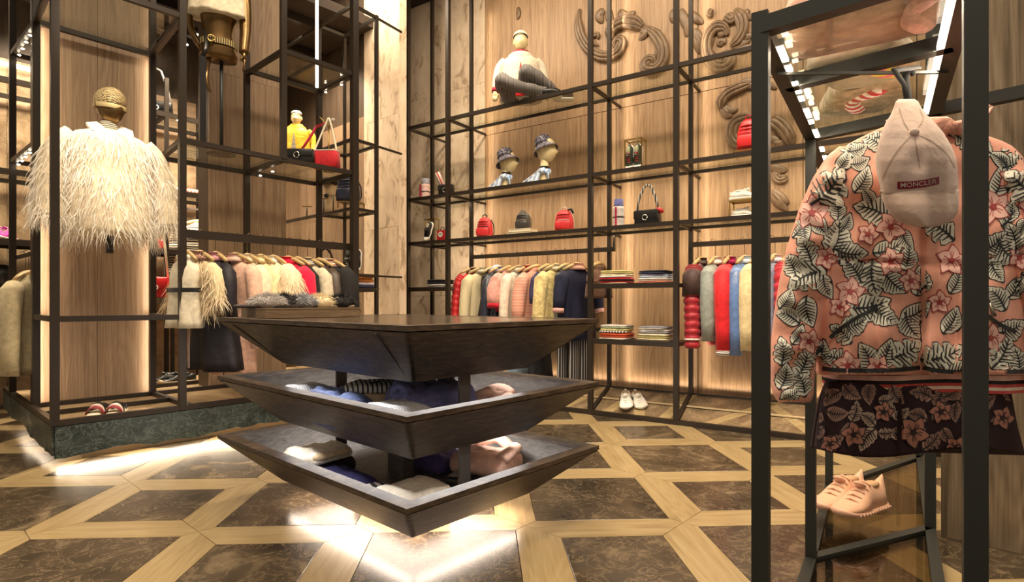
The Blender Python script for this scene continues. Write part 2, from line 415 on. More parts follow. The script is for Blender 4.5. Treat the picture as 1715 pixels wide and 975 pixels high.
plate(LR, [LW(.02, .02), LW(2.9, .02), LW(2.9, 1.9), LW(.02, 1.9)], .236, .012, 'base_slab', marble('pale_marble', (.36, .25, .13), (.52, .37, .21), (.66, .50, .32), 2.0, .2))
def led_dot(p, parent, r=.011, mat=LEDS):
    return build(MB().ell((0, 0, 0), (r, r, r*.5), 8, 4), 'led_lamp', mat, parent, loc=p)
def led_line(parent, s0, s1, t, h, n, a=.1, b=.9):
    for i in range(n):
        f = a+(b-a)*i/(n-1); led_dot(LW(t, s0+(s1-s0)*f, h), parent)
led_line(LR, .82, 1.62, .025, 2.868, 5, .05, .85); led_line(LR, .82, 1.62, .025, 2.035, 5, .05, .9)
led_line(LR, 0, .58, TE, 2.868, 2, .35, .8); led_line(LR, 0, .64, 1.45, 2.035, 2, .5, .85)
for (t, s, z0, z1) in ((.115, .865, .27, .855), (.115, .865, .90, 2.88), (.675, .865, .27, .855), (.675, .865, .90, 2.88)):
    d = 1 if t < .3 else -1
    build(MB().box((-.006, -.004, z0), (.006, .004, z1)), 'light_strip', LED, LR, loc=LW(t-d*.062, s, 0), rot=(0, 0, UA))
    strip_light(LW(t-d*.05, s-.012, z0), LW(t-d*.05, s-.012, z1), .02, 1.3*(z1-z0), U*d+VV*.9, (1, .80, .60))

# stone plinth with a broken lower edge, lit from below
PLN = thing('stone_plinth', 'green marble plinth with ragged lower edge under the left rack', 'plinth')
def ragged(p0, p1, z1, zmin, zmax, th, seed, name, inward):
    n = 70; m = MB(); top = []; bot = []; rings = []
    L = (p1-p0).length
    for i in range(n+1):
        f = i/n; p = p0.lerp(p1, f)
        q = noise.noise(V((f*L*2.2, seed, 0)))*.6+noise.noise(V((f*L*7, seed+5, 0)))*.3+noise.noise(V((f*L*22, seed+9, 0)))*.12
        z = max(.012, zmin+(zmax-zmin)*(.5+.75*q)+f*.03)
        wob = inward*(.012*noise.noise(V((f*L*9, seed+20, 0))))
        rings.append([p+Z3*z1, p+wob+Z3*z, p+inward*th+wob+Z3*(z+.02*noise.noise(V((f*30, seed, 3)))), p+inward*th+Z3*z1])
    m.loft(rings); return build(m, name, STONEG, PLN)
ragged(LW(0, -.015), LW(3.0, -.015), .240, .015, .105, .03, 3.1, 'stone_front', VV)
ragged(LW(-.015, 0), LW(-.015, 2.0), .240, .05, .10, .03, 8.4, 'stone_side', U)
PLN2 = build(MB().prism([LW(.16, .16), LW(3.0, .16), LW(3.0, 2.0), LW(.16, 2.0)], 0, .225), 'plinth_core', plain('plinth_core', (.5, .36, .22), .6), PLN)
strip_light(LW(.03, .11, .055), LW(2.6, .11, .055), .03, 7, V((0, 0, -.25))-VV*1.0, (1, .80, .58))
strip_light(LW(.09, .1, .20), LW(.09, 1.9, .20), .05, 2.5, V((0, 0, -1))-U*.35, (1, .80, .58))
build(MB().beam(LW(.20, .14, .215), LW(2.9, .14, .215), .010, .010), 'light_strip', LED, PLN)

# wall rack on the right
WR = thing('shelf_rack', 'long dark steel wall rack with glass shelves before the oak wall', 'rack')
RT = (-2.182, -1.617, 0, .752, 2.55)
LV = (2.853, 2.077, 1.605)
for t in RT:
    post(WR, RW(t, 0), 0, 4.6, WA, .040); post(WR, RW(t, .39), (.19 if t >= 0 else 0), 4.6, WA, .034)
    for h in LV:
        bar(WR, RW(t, 0, h), RW(t, .39, h), .028, .028)
        bar(WR, RW(t, .39, h), RW(t, .645, h), .02, .02, 'wall_stub')
for a, b in zip(RT, RT[1:]):
    for h in LV:
        bar(WR, RW(a, 0, h), RW(b, 0, h), .030, .034); bar(WR, RW(a, .39, h), RW(b, .39, h), .022, .026)
        plate(WR, [RW(a+.02, .01), RW(b-.02, .01), RW(b-.02, .38), RW(a+.02, .38)], h+.010)
def wshelf(a, b, h):
    build(MB().prism([RW(a+.02, -.012), RW(b-.02, -.012), RW(b-.02, .39), RW(a+.02, .39)], h-.022, h), 'wood_shelf', DARKW, WR)
    bar(WR, RW(a, 0, h-.012), RW(b, 0, h-.012), .030, .044)
wshelf(RT[2], RT[3], 1.124); wshelf(RT[2], RT[3], .650); wshelf(RT[0], RT[1], 1.124)
bar(WR, RW(RT[3], 0, 1.11), RW(RT[3], .39, 1.11), .028, .03); bar(WR, RW(RT[3], 0, .635), RW(RT[3], .39, .635), .028, .03)
for a, b in ((RT[1], RT[2]+.06), (RT[3], RT[4])):
    bar(WR, RW(a, .36, 1.46), RW(b, .36, 1.46), .012, .042, 'hanging_rail')
    bar(WR, RW(b, .36, 1.60), RW(b, .36, 1.44), .02, .02, 'rail_bracket')
# sloping base: marble, planks and pale bar imitate reflections of floor and light
for t in RT[1:]:
    bar(WR, RW(t, 0, .022), RW(t, .39, .19), .034, .034)
bar(WR, RW(RT[0], 0, .020), RW(RT[4], 0, .020), .036, .036); bar(WR, RW(RT[1], .39, .19), RW(RT[4], .39, .19), .03, .03)
for a, b in zip(RT[1:], RT[2:]):
    sl = MB(); p = [RW(a+.02, .02, .022), RW(b-.02, .02, .022), RW(b-.02, .38, .182), RW(a+.02, .38, .182)]
    sl.add([q+Z3*dz for dz in (0, .006) for q in p], [(3,2,1,0),(4,5,6,7),(0,1,5,4),(1,2,6,5),(2,3,7,6),(3,0,4,7)])
    sb_ = build(sl, 'sloping_base', marble('slope_reflection', (.11, .075, .042), (.20, .14, .08), (.42, .31, .19), 3.0, .2, dist=1.3), WR)  # mirrored floor tiles put into the slab's own colour
    for f0, f1 in ((.10, .34), (.52, .30), (.80, .98)):
        if b-a < .6: continue
        q = lambda f, g, e=0: (p[0].lerp(p[1], f)).lerp(p[3].lerp(p[2], f), g)+Z3*(.0065+e)
        w_ = .10/(b-a); m_ = MB(); m_.add([q(f0, 0), q(f0+w_, 0), q(f1+w_, 1), q(f1, 1), q(f0, 0, .002), q(f0+w_, 0, .002), q(f1+w_, 1, .002), q(f1, 1, .002)], [(3,2,1,0),(4,5,6,7),(0,1,5,4),(1,2,6,5),(2,3,7,6),(3,0,4,7)])
        build(m_, 'plank', PLANK, sb_)  # strip laid on the slab as a floor plank's reflection
    bar(WR, RW(a+.02, .21, .118), RW(b-.02, .21, .118), .034, .008, 'reflected_line', plain('reflected_line', (.62, .48, .28), .4))  # pale bar without glow, in place of a reflected light line
for h, x0, x1 in ((2.84, 0, 4), ):
    pass
# upright light strips behind the back posts wash the oak
for t in (-1.60, .03, .77):
    strip_light(RW(t+.02, .58, .25), RW(t+.02, .58, 4.2), .03, 3.2, WN*.6+WD*.75, (1, .80, .56))
for t in (-.06, .70):
    strip_light(RW(t, .58, .25), RW(t, .58, 4.2), .03, 1.6, WN*.6-WD*.6, (1, .80, .56))
for a, b in zip(RT, RT[1:]):
    strip_light(RW(a+.05, .60, .22), RW(b-.05, .60, .22), .03, 1.1*(b-a), V((0, 0, 1))+WN*.35, (1, .80, .56))
    for h in (2.06, 1.585):
        strip_light(RW(a+.05, .33, h), RW(b-.05, .33, h), .02, 3.0*(b-a), V((0, 0, -1))+WN*.2, (1, .82, .60))

# small rack against the pier
PR = thing('pier_rack', 'narrow steel rack standing before the travertine pier', 'rack')
pts = {'a': (2.22, .36), 'b': (2.50, .40), 'c': (2.22, .96), 'd': (2.50, .96), 'e': (2.22, 1.95)}
post(PR, LW(*pts['a']), 0, 4.6, UA, .034); post(PR, LW(*pts['b']), 0, 3.72, UA, .030); post(PR, LW(*pts['c']), 0, 3.72, UA, .030)
post(PR, LW(*pts['d']), 0, 3.72, UA, .026); post(PR, LW(*pts['e']), 0, 3.72, UA, .026)
for h in (1.09, 1.225, 1.835, 2.47, 3.70):
    w = .026 if h != 1.09 else .034
    for p, q in (('a', 'b'), ('a', 'c'), ('b', 'd'), ('c', 'd'), ('c', 'e')):
        if h == 1.09 and p == 'c': continue
        bar(PR, LW(*pts[p], h), LW(*pts[q], h), w, w)
    bar(PR, LW(*pts['b'], h), LW(PT, .46, h), .018, .018, 'wall_stub') if h not in (1.835, 1.09) else None
    if h in (1.835, 2.47, 1.225):
        plate(PR, [LW(2.23, .37), LW(2.49, .41), LW(2.49, 1.93), LW(2.23, 1.93)], h+.01)
# ------------------------------------------------------------------ three-tier table of inverted oak pyramids
TC, TA = V((-.525, 2.69, 0)), UA
TAB = thing('display_table', 'three-tier dark oak display table shaped as stacked inverted pyramids, centre of the floor', 'table', TC, TA)
RX, RY, BX, BY, TH = .535, .749, .326, .508, .222
def tier(zr, tray):
    zb = zr-TH
    base = build(MB().box((-BX+.02, -BY+.02, zb), (BX-.02, BY-.02, zb+.012)), 'tier', OAKDD if tray else OAKD, TAB)
    lip = .022
    def ring(fx, z): return None
    cor = [(-1, -1), (1, -1), (1, 1), (-1, 1)]
    for i in range(4):
        (a, b), (c, d) = cor[i], cor[(i+1) % 4]
        o0, o1 = V((a*RX, b*RY, zr-lip)), V((c*RX, d*RY, zr-lip))
        u0, u1 = V((a*BX, b*BY, zb)), V((c*BX, d*BY, zb))
        inn = V(((a+c)/2, (b+d)/2, 0)); inn = -inn.normalized()*.016
        m = MB(); q = [u0, u1, o1, o0]
        m.add(q+[p+inn for p in q], [(0,1,2,3),(7,6,5,4),(0,4,5,1),(1,5,6,2),(2,6,7,3),(3,7,4,0)])
        build(m, 'side_panel', OAKD, base)
        w = .052
        r0, r1 = V((a*(RX+.004), b*(RY+.004), zr)), V((c*(RX+.004), d*(RY+.004), zr))
        i0, i1 = V((a*(RX-w), b*(RY-w), zr)), V((c*(RX-w), d*(RY-w), zr))
        q = [r0, r1, i1, i0]; dz = V((0, 0, -lip+.004))
        m = MB().add([p+dz for p in q]+q, [(3,2,1,0),(4,5,6,7),(0,1,5,4),(1,2,6,5),(2,3,7,6),(3,0,4,7)])
        build(m, 'rim_board', OAKD, base)
        if tray:
            f0, f1 = V((a*(BX+.035), b*(BY+.035), zb+.055)), V((c*(BX+.035), d*(BY+.035), zb+.055))
            q = [f0, f1, i1+dz, i0+dz]
            m = MB().add(q+[p-inn*.5 for p in q], [(3,2,1,0),(4,5,6,7),(0,1,5,4),(1,2,6,5),(2,3,7,6),(3,0,4,7)])
            build(m, 'inner_panel', OAKDD, base)
    if tray:
        build(MB().box((-BX-.035, -BY-.035, zb+.04), (BX+.035, BY+.035, zb+.055)), 'tray_floor', OAKDD, base)
    else:
        build(MB().box((-RX+.05, -RY+.05, zr-.014), (RX-.05, RY-.05, zr-.001)), 'table_top', wood('top_oak', (.030, .02, .013), (.05, .034, .022), (.08, .055, .036), (9, 9, 60), .18, rand=False), base)
        for s in (-1, 1):                                     # thin mitre seams on the long faces
            for k in (-1, 1):
                p0 = V((s*RX, k*(RY-.17), zr-.03)); p1 = V((s*BX, k*(BY-.02), zb+.005))
                build(MB().beam(p0, p1, .004, .004, V((s, 0, 0))), 'seam', BLACK, base)
    return base
ZR = (.323, .612, .897)
tier(ZR[0], True); tier(ZR[1], True); tier(ZR[2], False)
for lo, hi in ((.097+.055, .39), (.390+.055, .675)):
    for x, y, w, d in ((-.03, -.47, .03, .006), (-.03, .47, .03, .006), (.31, 0, .006, .03)):
        build(MB().box((x-w, y-d, lo), (x+w, y+d, hi+.01)), 'support_plate', plain('support_steel', (.10, .085, .075), .25, .6), TAB)
build(MB().box((-.03, -.06, .152), (.03, .06, .68)), 'core', OAKDD, TAB)
build(MB().box((-.10, -.24, 0), (.10, .24, .10)), 'foot', BLACK, TAB)
def tl(x, y, z): return TC+U*x+VV*y+Z3*z
for zb, pw, col in ((.390, 3.2, (1, .93, .88)), (.675, 2.1, (1, .93, .88)), (.097, 1.3, (1, .82, .66))):
    for sx in (-1, 1):
        k = .0 if zb > .2 else 1
        dn = -.35 if zb > .2 else -1
        strip_light(tl(sx*(BX-.02), -BY+.03, zb-.010), tl(sx*(BX-.02), BY-.03, zb-.010), .02, pw, U*sx*(.9 if zb > .2 else .5)+V((0, 0, dn)), col)
        strip_light(tl(-BX+.03, sx*(BY-.02), zb-.010), tl(BX-.03, sx*(BY-.02), zb-.010), .02, pw*.7, VV*sx*(.9 if zb > .2 else .5)+V((0, 0, dn)), col)
for sx in (-1, 1):
    build(MB().beam((sx*.255, -.40, .090), (sx*.255, .40, .090), .010, .010), 'light_strip', LEDW, TAB)
    build(MB().beam((-.255, sx*.40, .090), (.255, sx*.40, .090), .010, .010), 'light_strip', LEDW, TAB)

area(TC+Z3*.092, TC, .95, .60, 17, (1, .80, .66), PI, 'under_table_light').rotation_euler = (0, 0, TA+PI/2)

# ------------------------------------------------------------------ clothes: builders
def sup(a, n): return math.copysign(abs(a)**(2/n), a)
def grings(prof, n=32, amp=.0, kf=7, seed=0, ex=2.6, z0=0):
    "rings from (z, half width, half depth); folds grow towards the hem"
    rings = []; zt, zb = prof[0][0], prof[-1][0]
    for z, hw, hd in prof:
        f = (zt-z)/(zt-zb)
        r = []
        for i in range(n):
            a = 2*PI*i/n
            w = 1+amp*f*(math.sin(kf*a+seed)+.5*math.sin((kf+4)*a+seed*2.3+f*2))
            r.append((hw*sup(math.cos(a), ex)*(1+.25*(w-1)), hd*sup(math.sin(a), ex)*w, z))
        rings.append(r)
    return rings
def dense(prof, k=3):
    out = []
    for a, b in zip(prof, prof[1:]):
        for i in range(k): out.append(tuple(a[j]+(b[j]-a[j])*i/k for j in range(3)))
    return out+[prof[-1]]
def torso_prof(L, W, D, hem, neck=.06):
    return [(0, neck, neck*.75), (-.015, neck+.01, neck*.8), (-.04, W*.55, D*.55), (-.065, W*.85, D*.7), (-.10, W*.98, D*.85), (-.16, W, D),
            (-L*.45, W*.96, D), (-L*.75, (W+hem)/2, D*1.05), (-L, hem, D*1.1)]
def strands(m, pts, length, width, droop=.8, spread=.5, seg=3, rnd=random):
    for p, nrm in pts:
        p, nrm = V(p), V(nrm); L = length*rnd.uniform(.6, 1.15)
        d = (nrm*spread*rnd.uniform(.5, 1.3)+V((rnd.uniform(-.5, .5), rnd.uniform(-.5, .5), -droop))).normalized()
        side = d.cross(V((rnd.uniform(-1, 1), rnd.uniform(-1, 1), .2))).normalized()*width/2
        vs = []; q = p.copy()
        for k in range(seg+1):
            w = side*(1-k/seg*.85); vs += [q-w, q+w]
            d = (d+V((rnd.uniform(-.35, .35), rnd.uniform(-.35, .35), -.25-.1*k))).normalized(); q = q+d*L/seg
        m.add(vs, [(2*k, 2*k+1, 2*k+3, 2*k+2) for k in range(seg)])
def ring_pts(rings, count, lo=0, hi=1, seed=1, only=None):
    r = random.Random(seed); out = []; n = len(rings[0])
    for _ in range(count):
        k = lo+(hi-lo)*r.random(); k *= len(rings)-1; i = min(int(k), len(rings)-2); f = k-i; j = r.randrange(n); g = r.random()
        a = V(rings[i][j]).lerp(V(rings[i][(j+1) % n]), g); b = V(rings[i+1][j]).lerp(V(rings[i+1][(j+1) % n]), g)
        p = a.lerp(b, f); c0 = sum((V(q) for q in rings[i]), V())/n
        nr = p-c0; nr.z = 0
        out.append((p, nr.normalized() if nr.length else V((0, -1, 0))))
    return out
def sleeve_path(side, W, sl, out=.07, fwd=-.01):
    return [V((side*(W-.045), 0, -.075)), V((side*(W+.005), fwd*.3, -.13)), V((side*(W+out*.55), fwd, -.13-sl*.35)), V((side*(W+out*.85), fwd*2, -.13-sl*.7)), V((side*(W+out), fwd*2.5, -.13-sl))]
HANG_DROP = .185
def hanger(pos, ang, label, group, W=.2, mat=None):
    t = thing('clothes_hanger', label, 'hanger', pos, ang, group)
    hk = [V((0, .0, -.15)), V((0, 0, -.03))]+[V((0, .018-.018*math.cos(a), .0+.018*math.sin(a)-.005)) for a in [PI*k/6 for k in range(7)]]
    build(MB().tube(hk, .0028, 6), 'hook', plain('hook_metal', (.16, .11, .06), .35, .8), t, True)
    m = MB(); path = []
    for k in range(9):
        f = -1+k/4; path.append(V((f*W, 0, -.150-.060*abs(f)**1.5)))
    m.tube(path, [.012, .014, .016, .018, .021, .018, .016, .014, .012], 8, True, 1.0)
    build(m, 'shoulder_bar', mat or HANGW, t, True)
    return t
def garment(name, label, cat, pos, ang, group, mat, L=.6, W=.19, D=.07, hem=None, sleeve=.5, sr=.05, smat=None, cuff=None, collar=None, puff=0,
            hood=None, fold=.24, hemband=None, fur=None, seed=0, front=None, neck=.06, wide_sleeve=1, strap=False, patch=None):
    "a garment on a hanger whose hook sits at pos; local x runs shoulder to shoulder, local -y is its front"
    t = thing(name, label, cat, pos, ang, group)
    z0 = -HANG_DROP+.012; hem = hem or W*1.0
    prof = dense(torso_prof(L, W, D, hem, neck), 3)
    if puff:
        prof = []
        base = torso_prof(L, W, D, hem, neck)
        def ev(z):
            for a, b in zip(base, base[1:]):
                if a[0] >= z >= b[0]:
                    f = (a[0]-z)/(a[0]-b[0]+1e-9); return tuple(a[j]+(b[j]-a[j])*f for j in range(3))
            return base[-1]
        nz = int(L/puff)*5
        for k in range(nz+1):
            z = -L*k/nz; a = ev(z); q = abs(math.sin(PI*z/puff)); prof.append((z, a[1]+.012*(q-.4), a[2]+.014*(q-.4)))
    rings = grings(prof, 30, fold if not puff else .03, 6, seed)
    rings = [[(x, y, z+z0) for x, y, z in r] for r in rings]
    build(MB().loft(rings), 'body', mat, t, True)
    smat = smat or mat
    if sleeve:
        for sd in (-1, 1):
            path = sleeve_path(sd, W, sleeve); path = [p+V((0, 0, z0)) for p in path]
            if puff:
                pp = []; rr = []
                n = int(sleeve/puff)*4+4
                for k in range(n+1):
                    f = k/n*(len(path)-1); i = min(int(f), len(path)-2); pp.append(path[i].lerp(path[i+1], f-i))
                    rr.append((sr*1.05-.012*k/n)*(.86+.2*abs(math.sin(PI*k/4))))
                s_ = build(MB().tube(pp, rr, 12), 'sleeve', smat, t, True)
            else:
                s_ = build(MB().tube(path, [sr*.8, sr*1.15, sr*1.05*wide_sleeve, sr*.95*wide_sleeve, sr*.85*wide_sleeve], 12), 'sleeve', smat, t, True)
            if cuff:
                e = path[-1]; d = (path[-1]-path[-2]).normalized()
                build(MB().tube([e-d*.012, e+d*.025], sr*.88*wide_sleeve, 12), 'cuff', cuff, s_, True)
    if collar:
        m = MB(); rr = []
        for z, k in ((.028, 1.02), (.030, .86), (-.010, .95), (-.030, 1.5), (-.032, 1.62), (0, 1.15)):
            rr.append([(neck*k*math.cos(2*PI*i/18), neck*k*.8*math.sin(2*PI*i/18)-.004, z+z0) for i in range(18)])
        build(m.loft(rr, False), 'collar', collar, t, True)
    if hood:
        m = MB(); m.ell((0, .05, -.03+z0), (.095, .075, .085), 14, 8); build(m, 'hood', hood, t, True)
    if hemband:
        k = -1; r0 = rings[-3]; r1 = rings[-1]
        m = MB().loft([[(x*1.015, y*1.03, z+.004) for x, y, z in rings[-2]], [(x*1.015, y*1.03, z-.012) for x, y, z in rings[-1]]]); build(m, 'hem_band', hemband, t, True)
    if front:
        m = MB()
        pts = [V((.0, -r[22][1]*-1-.002, r[0][2])) for r in rings[4:]]
        rows = [[(-.006, min(p[1] for p in r)-.003, r[0][2]), (.006, min(p[1] for p in r)-.003, r[0][2])] for r in rings[4:]]
        vs = [p for r in rows for p in r]; fs = [(2*i, 2*i+1, 2*i+3, 2*i+2) for i in range(len(rows)-1)]
        build(m.add(vs, fs), 'zip', front, t)
    if patch:
        z = -L*.62+z0; r = min(rings, key=lambda q: abs(q[0][2]-z)); y = min(p[1] for p in r)
        build(MB().box((W*.25, y-.004, z-.03), (W*.75, y+.01, z+.03)), 'pocket', patch, t)
    if fur:
        cnt, ln, wd, fm, lo, hi, *rest = fur
        m = MB(); strands(m, ring_pts(rings, cnt, lo, hi, int(seed*10)+3), ln, wd, .7, .6, 3, random.Random(int(seed*7)))
        if sleeve:
            for sd in (-1, 1):
                path = [p+V((0, 0, z0)) for p in sleeve_path(sd, W, sleeve)]
                r = random.Random(int(seed)+sd); pts = []
                for _ in range(cnt//3):
                    f = r.random()*(len(path)-1.001); i = int(f); c = path[i].lerp(path[i+1], f-i); a = r.random()*2*PI
                    nr = V((math.cos(a), math.sin(a), 0)); pts.append((c+nr*sr*.9, nr))
                strands(m, pts, ln, wd, .7, .6, 3, r)
        build(m, 'feathers' if ln > .05 else 'fur', fm, t, False, None, 'stuff')
    return t
def folded(name, label, cat, loc, rz, size, mats, group=None, layers=2, tilt=None, crump=.0, seed=0):
    "a folded garment: stacked rounded layers, each a fold"
    t = thing(name, label, cat, loc, rz, group, tilt)
    w, d, h = size; lh = h/layers
    for k in range(layers):
        m = MB(); n = 22; prof = []
        r_ = random.Random(seed*31+k); ox, oy = r_.uniform(-.006, .006), r_.uniform(-.006, .006)
        rings = []
        for z, ins in ((0, .010), (.15, .002), (.5, 0), (.85, .003), (1, .016)):
            ring = []
            for i in range(n*2):
                a = 2*PI*i/(n*2); x = (w/2-ins)*sup(math.cos(a), 7); y = (d/2-ins)*sup(math.sin(a), 7)
                nz = noise.noise(V((x*9+seed, y*9+k*3, z*2)))
                ring.append((x+ox+crump*nz*.4, y+oy+crump*noise.noise(V((x*8, y*8+seed, 7)))*.4, k*lh+z*lh*.99+(nz*crump if z > .4 else 0)))
            rings.append(ring)
        top = rings[-1]; cx = sum(p[0] for p in top)/len(top); cy = sum(p[1] for p in top)/len(top)
        for f in (.66, .33):
            rings.append([(cx+(x-cx)*f, cy+(y-cy)*f, k*lh+lh*.99+(.006*(1-f)+crump*1.5*noise.noise(V((x*7*f+seed, y*7*f, k)))) *1.0) for x, y, z in top])
        build(m.loft(rings), 'fold', mats[k % len(mats)], t, True)
    return t
# ------------------------------------------------------------------ carved oak scrolls on the right wall (children of the wall)
CARVE = wood('carved_oak', (.115, .068, .034), (.175, .108, .057), (.24, .155, .085), (14, 14, 3), .42)
def wpt(x, y):
    t = rwt(x, .64); p = RW(t, .64); return V((t, 0, CAMH-(y-HZ)/F*p.y))
def smooth(pts, n=6):
    out = []; P = [pts[0]]+list(pts)+[pts[-1]]
    for i in range(1, len(P)-2):
        a, b, c, d = P[i-1], P[i], P[i+1], P[i+2]
        for k in range(n):
            f = k/n
            out.append(.5*((2*b)+(c-a)*f+(2*a-5*b+4*c-d)*f*f+(3*b-a-3*c+d)*f**3))
    return out+[pts[-1]]
def scroll(px, r0=.018, r1=.018, ridges=3, name='carved_scroll', curl=0, curlr=.06):
    pts = smooth([wpt(*p) for p in px], 6)
    if curl:
        d = (pts[-1]-pts[-2]).normalized(); sgn = 1 if curl > 0 else -1
        c = pts[-1]+V((-d.z, 0, d.x))*sgn*curlr; v0 = pts[-1]-c
        for k in range(1, int(14*abs(curl))+1):
            a = 2*PI*k/14*sgn; f = 1-k/(14*abs(curl))*.75
            pts.append(c+V((v0.x*math.cos(a)-v0.z*math.sin(a), 0, v0.x*math.sin(a)+v0.z*math.cos(a)))*f)
    m = MB(); n = len(pts)
    for r in range(ridges):
        off = (r-(ridges-1)/2); path = []; rad = []
        for i, p in enumerate(pts):
            d = (pts[min(i+1, n-1)]-pts[max(i-1, 0)]).normalized(); nn = V((-d.z, 0, d.x)); f = i/(n-1)
            rr = (r0+(r1-r0)*f)*min(1, .3+4*f, .35+3*(1-f)); path.append(p+nn*off*rr*1.35+V((0, -.010-rr*(.9 if off == 0 else .5), 0))); rad.append(rr)
        m.tube(path, rad, 8)
    return build(m, name, CARVE, WALLR, True)
def leaf3(px, w=.05, name='carved_leaf'):
    pts = smooth([wpt(*p) for p in px], 5); n = len(pts); m = MB()
    rings = []
    for i, p in enumerate(pts):
        f = i/(n-1); d = (pts[min(i+1, n-1)]-pts[max(i-1, 0)]).normalized(); nn = V((-d.z, 0, d.x)); ww = w*math.sin(PI*min(1, f*.85+.12))**.8+.002
        rings.append([p+nn*ww*math.cos(a)+V((0, -.004-ww*.55*max(0, math.sin(a))*(1+.25*math.cos(6*a)), 0)) for a in [2*PI*k/12 for k in range(12)]])
    return build(m.loft(rings), name, CARVE, WALLR, True)
c6 = lambda u, v: (960+u/3.9, v/3.9)
c7 = lambda u, v: (960+u/3.9, 200+v/3.9)
scroll([c6(*p) for p in ((45, 60), (32, 130), (50, 230), (95, 310), (160, 360), (230, 370), (295, 340), (318, 295))], .020, .026, 3, curl=.8, curlr=.05)
scroll([c6(*p) for p in ((165, 300), (130, 270), (125, 240), (150, 225))], .012, .016, 2, curl=-.5, curlr=.03)
leaf3([c6(*p) for p in ((200, 60), (170, 100), (190, 150))], .05); leaf3([c6(*p) for p in ((235, 60), (235, 110), (255, 165))], .04)
scroll([c6(*p) for p in ((250, 260), (250, 205), (290, 165), (350, 145), (410, 155), (455, 180))], .026, .030, 3)
leaf3([c6(*p) for p in ((455, 165), (465, 220), (425, 255))], .045)
scroll([c6(*p) for p in ((455, 175), (520, 210), (565, 265), (590, 330), (585, 400), (545, 450), (495, 455))], .024, .024, 3, curl=-1.1, curlr=.055)
leaf3([c6(*p) for p in ((600, 290), (560, 340), (535, 390))], .045); leaf3([c6(*p) for p in ((610, 350), (590, 410), (560, 440))], .035)
leaf3([c6(*p) for p in ((300, 70), (340, 110), (405, 75))], .05)
for a in (((650, 60), (655, 110), (650, 150)), ((700, 60), (725, 130), (740, 200)), ((760, 80), (800, 120), (850, 150)), ((790, 190), (815, 240), (835, 290)),
          ((785, 210), (810, 280), (825, 350)), ((720, 110), (745, 170), (738, 240))):
    leaf3([c6(*p) for p in a], .040)
scroll([c6(*p) for p in ((1060, 60), (1100, 130), (1105, 200), (1075, 260), (1030, 300))], .024, .020, 3)
scroll([c6(*p) for p in ((1010, 230), (990, 180), (930, 180), (885, 230), (868, 300), (880, 370), (930, 430), (975, 440))], .022, .024, 3, curl=1.2, curlr=.06)
scroll([c6(*p) for p in ((905, 60), (890, 95), (915, 100))], .018, .014, 2); scroll([c6(*p) for p in ((1000, 100), (1035, 130), (1050, 90))], .02, .016, 3)
for a in (((910, 240), (890, 280), (900, 320)), ((950, 190), (970, 220), (1000, 200)), ((1000, 270), (960, 275), (975, 300)), ((1040, 310), (1100, 290), (1160, 250)),
          ((1060, 330), (1120, 320), (1180, 290)), ((1100, 270), (1140, 240), (1180, 240)), ((1140, 60), (1125, 100), (1165, 125)), ((860, 330), (900, 360), (930, 380))):
    leaf3([c6(*p) for p in a], .036)
scroll([c6(*p) for p in ((1160, 545), (1090, 570), (1010, 610), (970, 660), (965, 710))], .020, .022, 3)
for a in (((970, 700), (1000, 745), (1040, 760)), ((980, 690), (1020, 725), (1075, 710)), ((1080, 550), (1130, 535), (1175, 520)), ((1080, 570), (1150, 560), (1240, 580)), ((1150, 540), (1220, 530), (1330, 580))):
    leaf3([c6(*p) for p in a], .036)
scroll([c6(*p) for p in ((1190, 765), (1120, 775), (1055, 810), (1035, 880), (1060, 930), (1110, 945))], .024, .020, 3, curl=.9, curlr=.06)
scroll([c7(*p) for p in ((1290, 0), (1350, 40), (1400, 100), (1430, 170))], .026, .022, 3)
for a in (((1300, 110), (1330, 150), (1400, 180)), ((1300, 180), (1340, 160), (1400, 165)), ((1300, 300), (1340, 330), (1400, 330)), ((1295, 480), (1340, 540), (1400, 600)), ((1300, 460), (1350, 510), (1410, 550))):
    leaf3([c7(*p) for p in a], .040)
scroll([c7(*p) for p in ((1400, 380), (1350, 395), (1325, 370), (1345, 345))], .018, .014, 3)
leaf3([(867, 12), (868, 24), (866, 33)], .03)

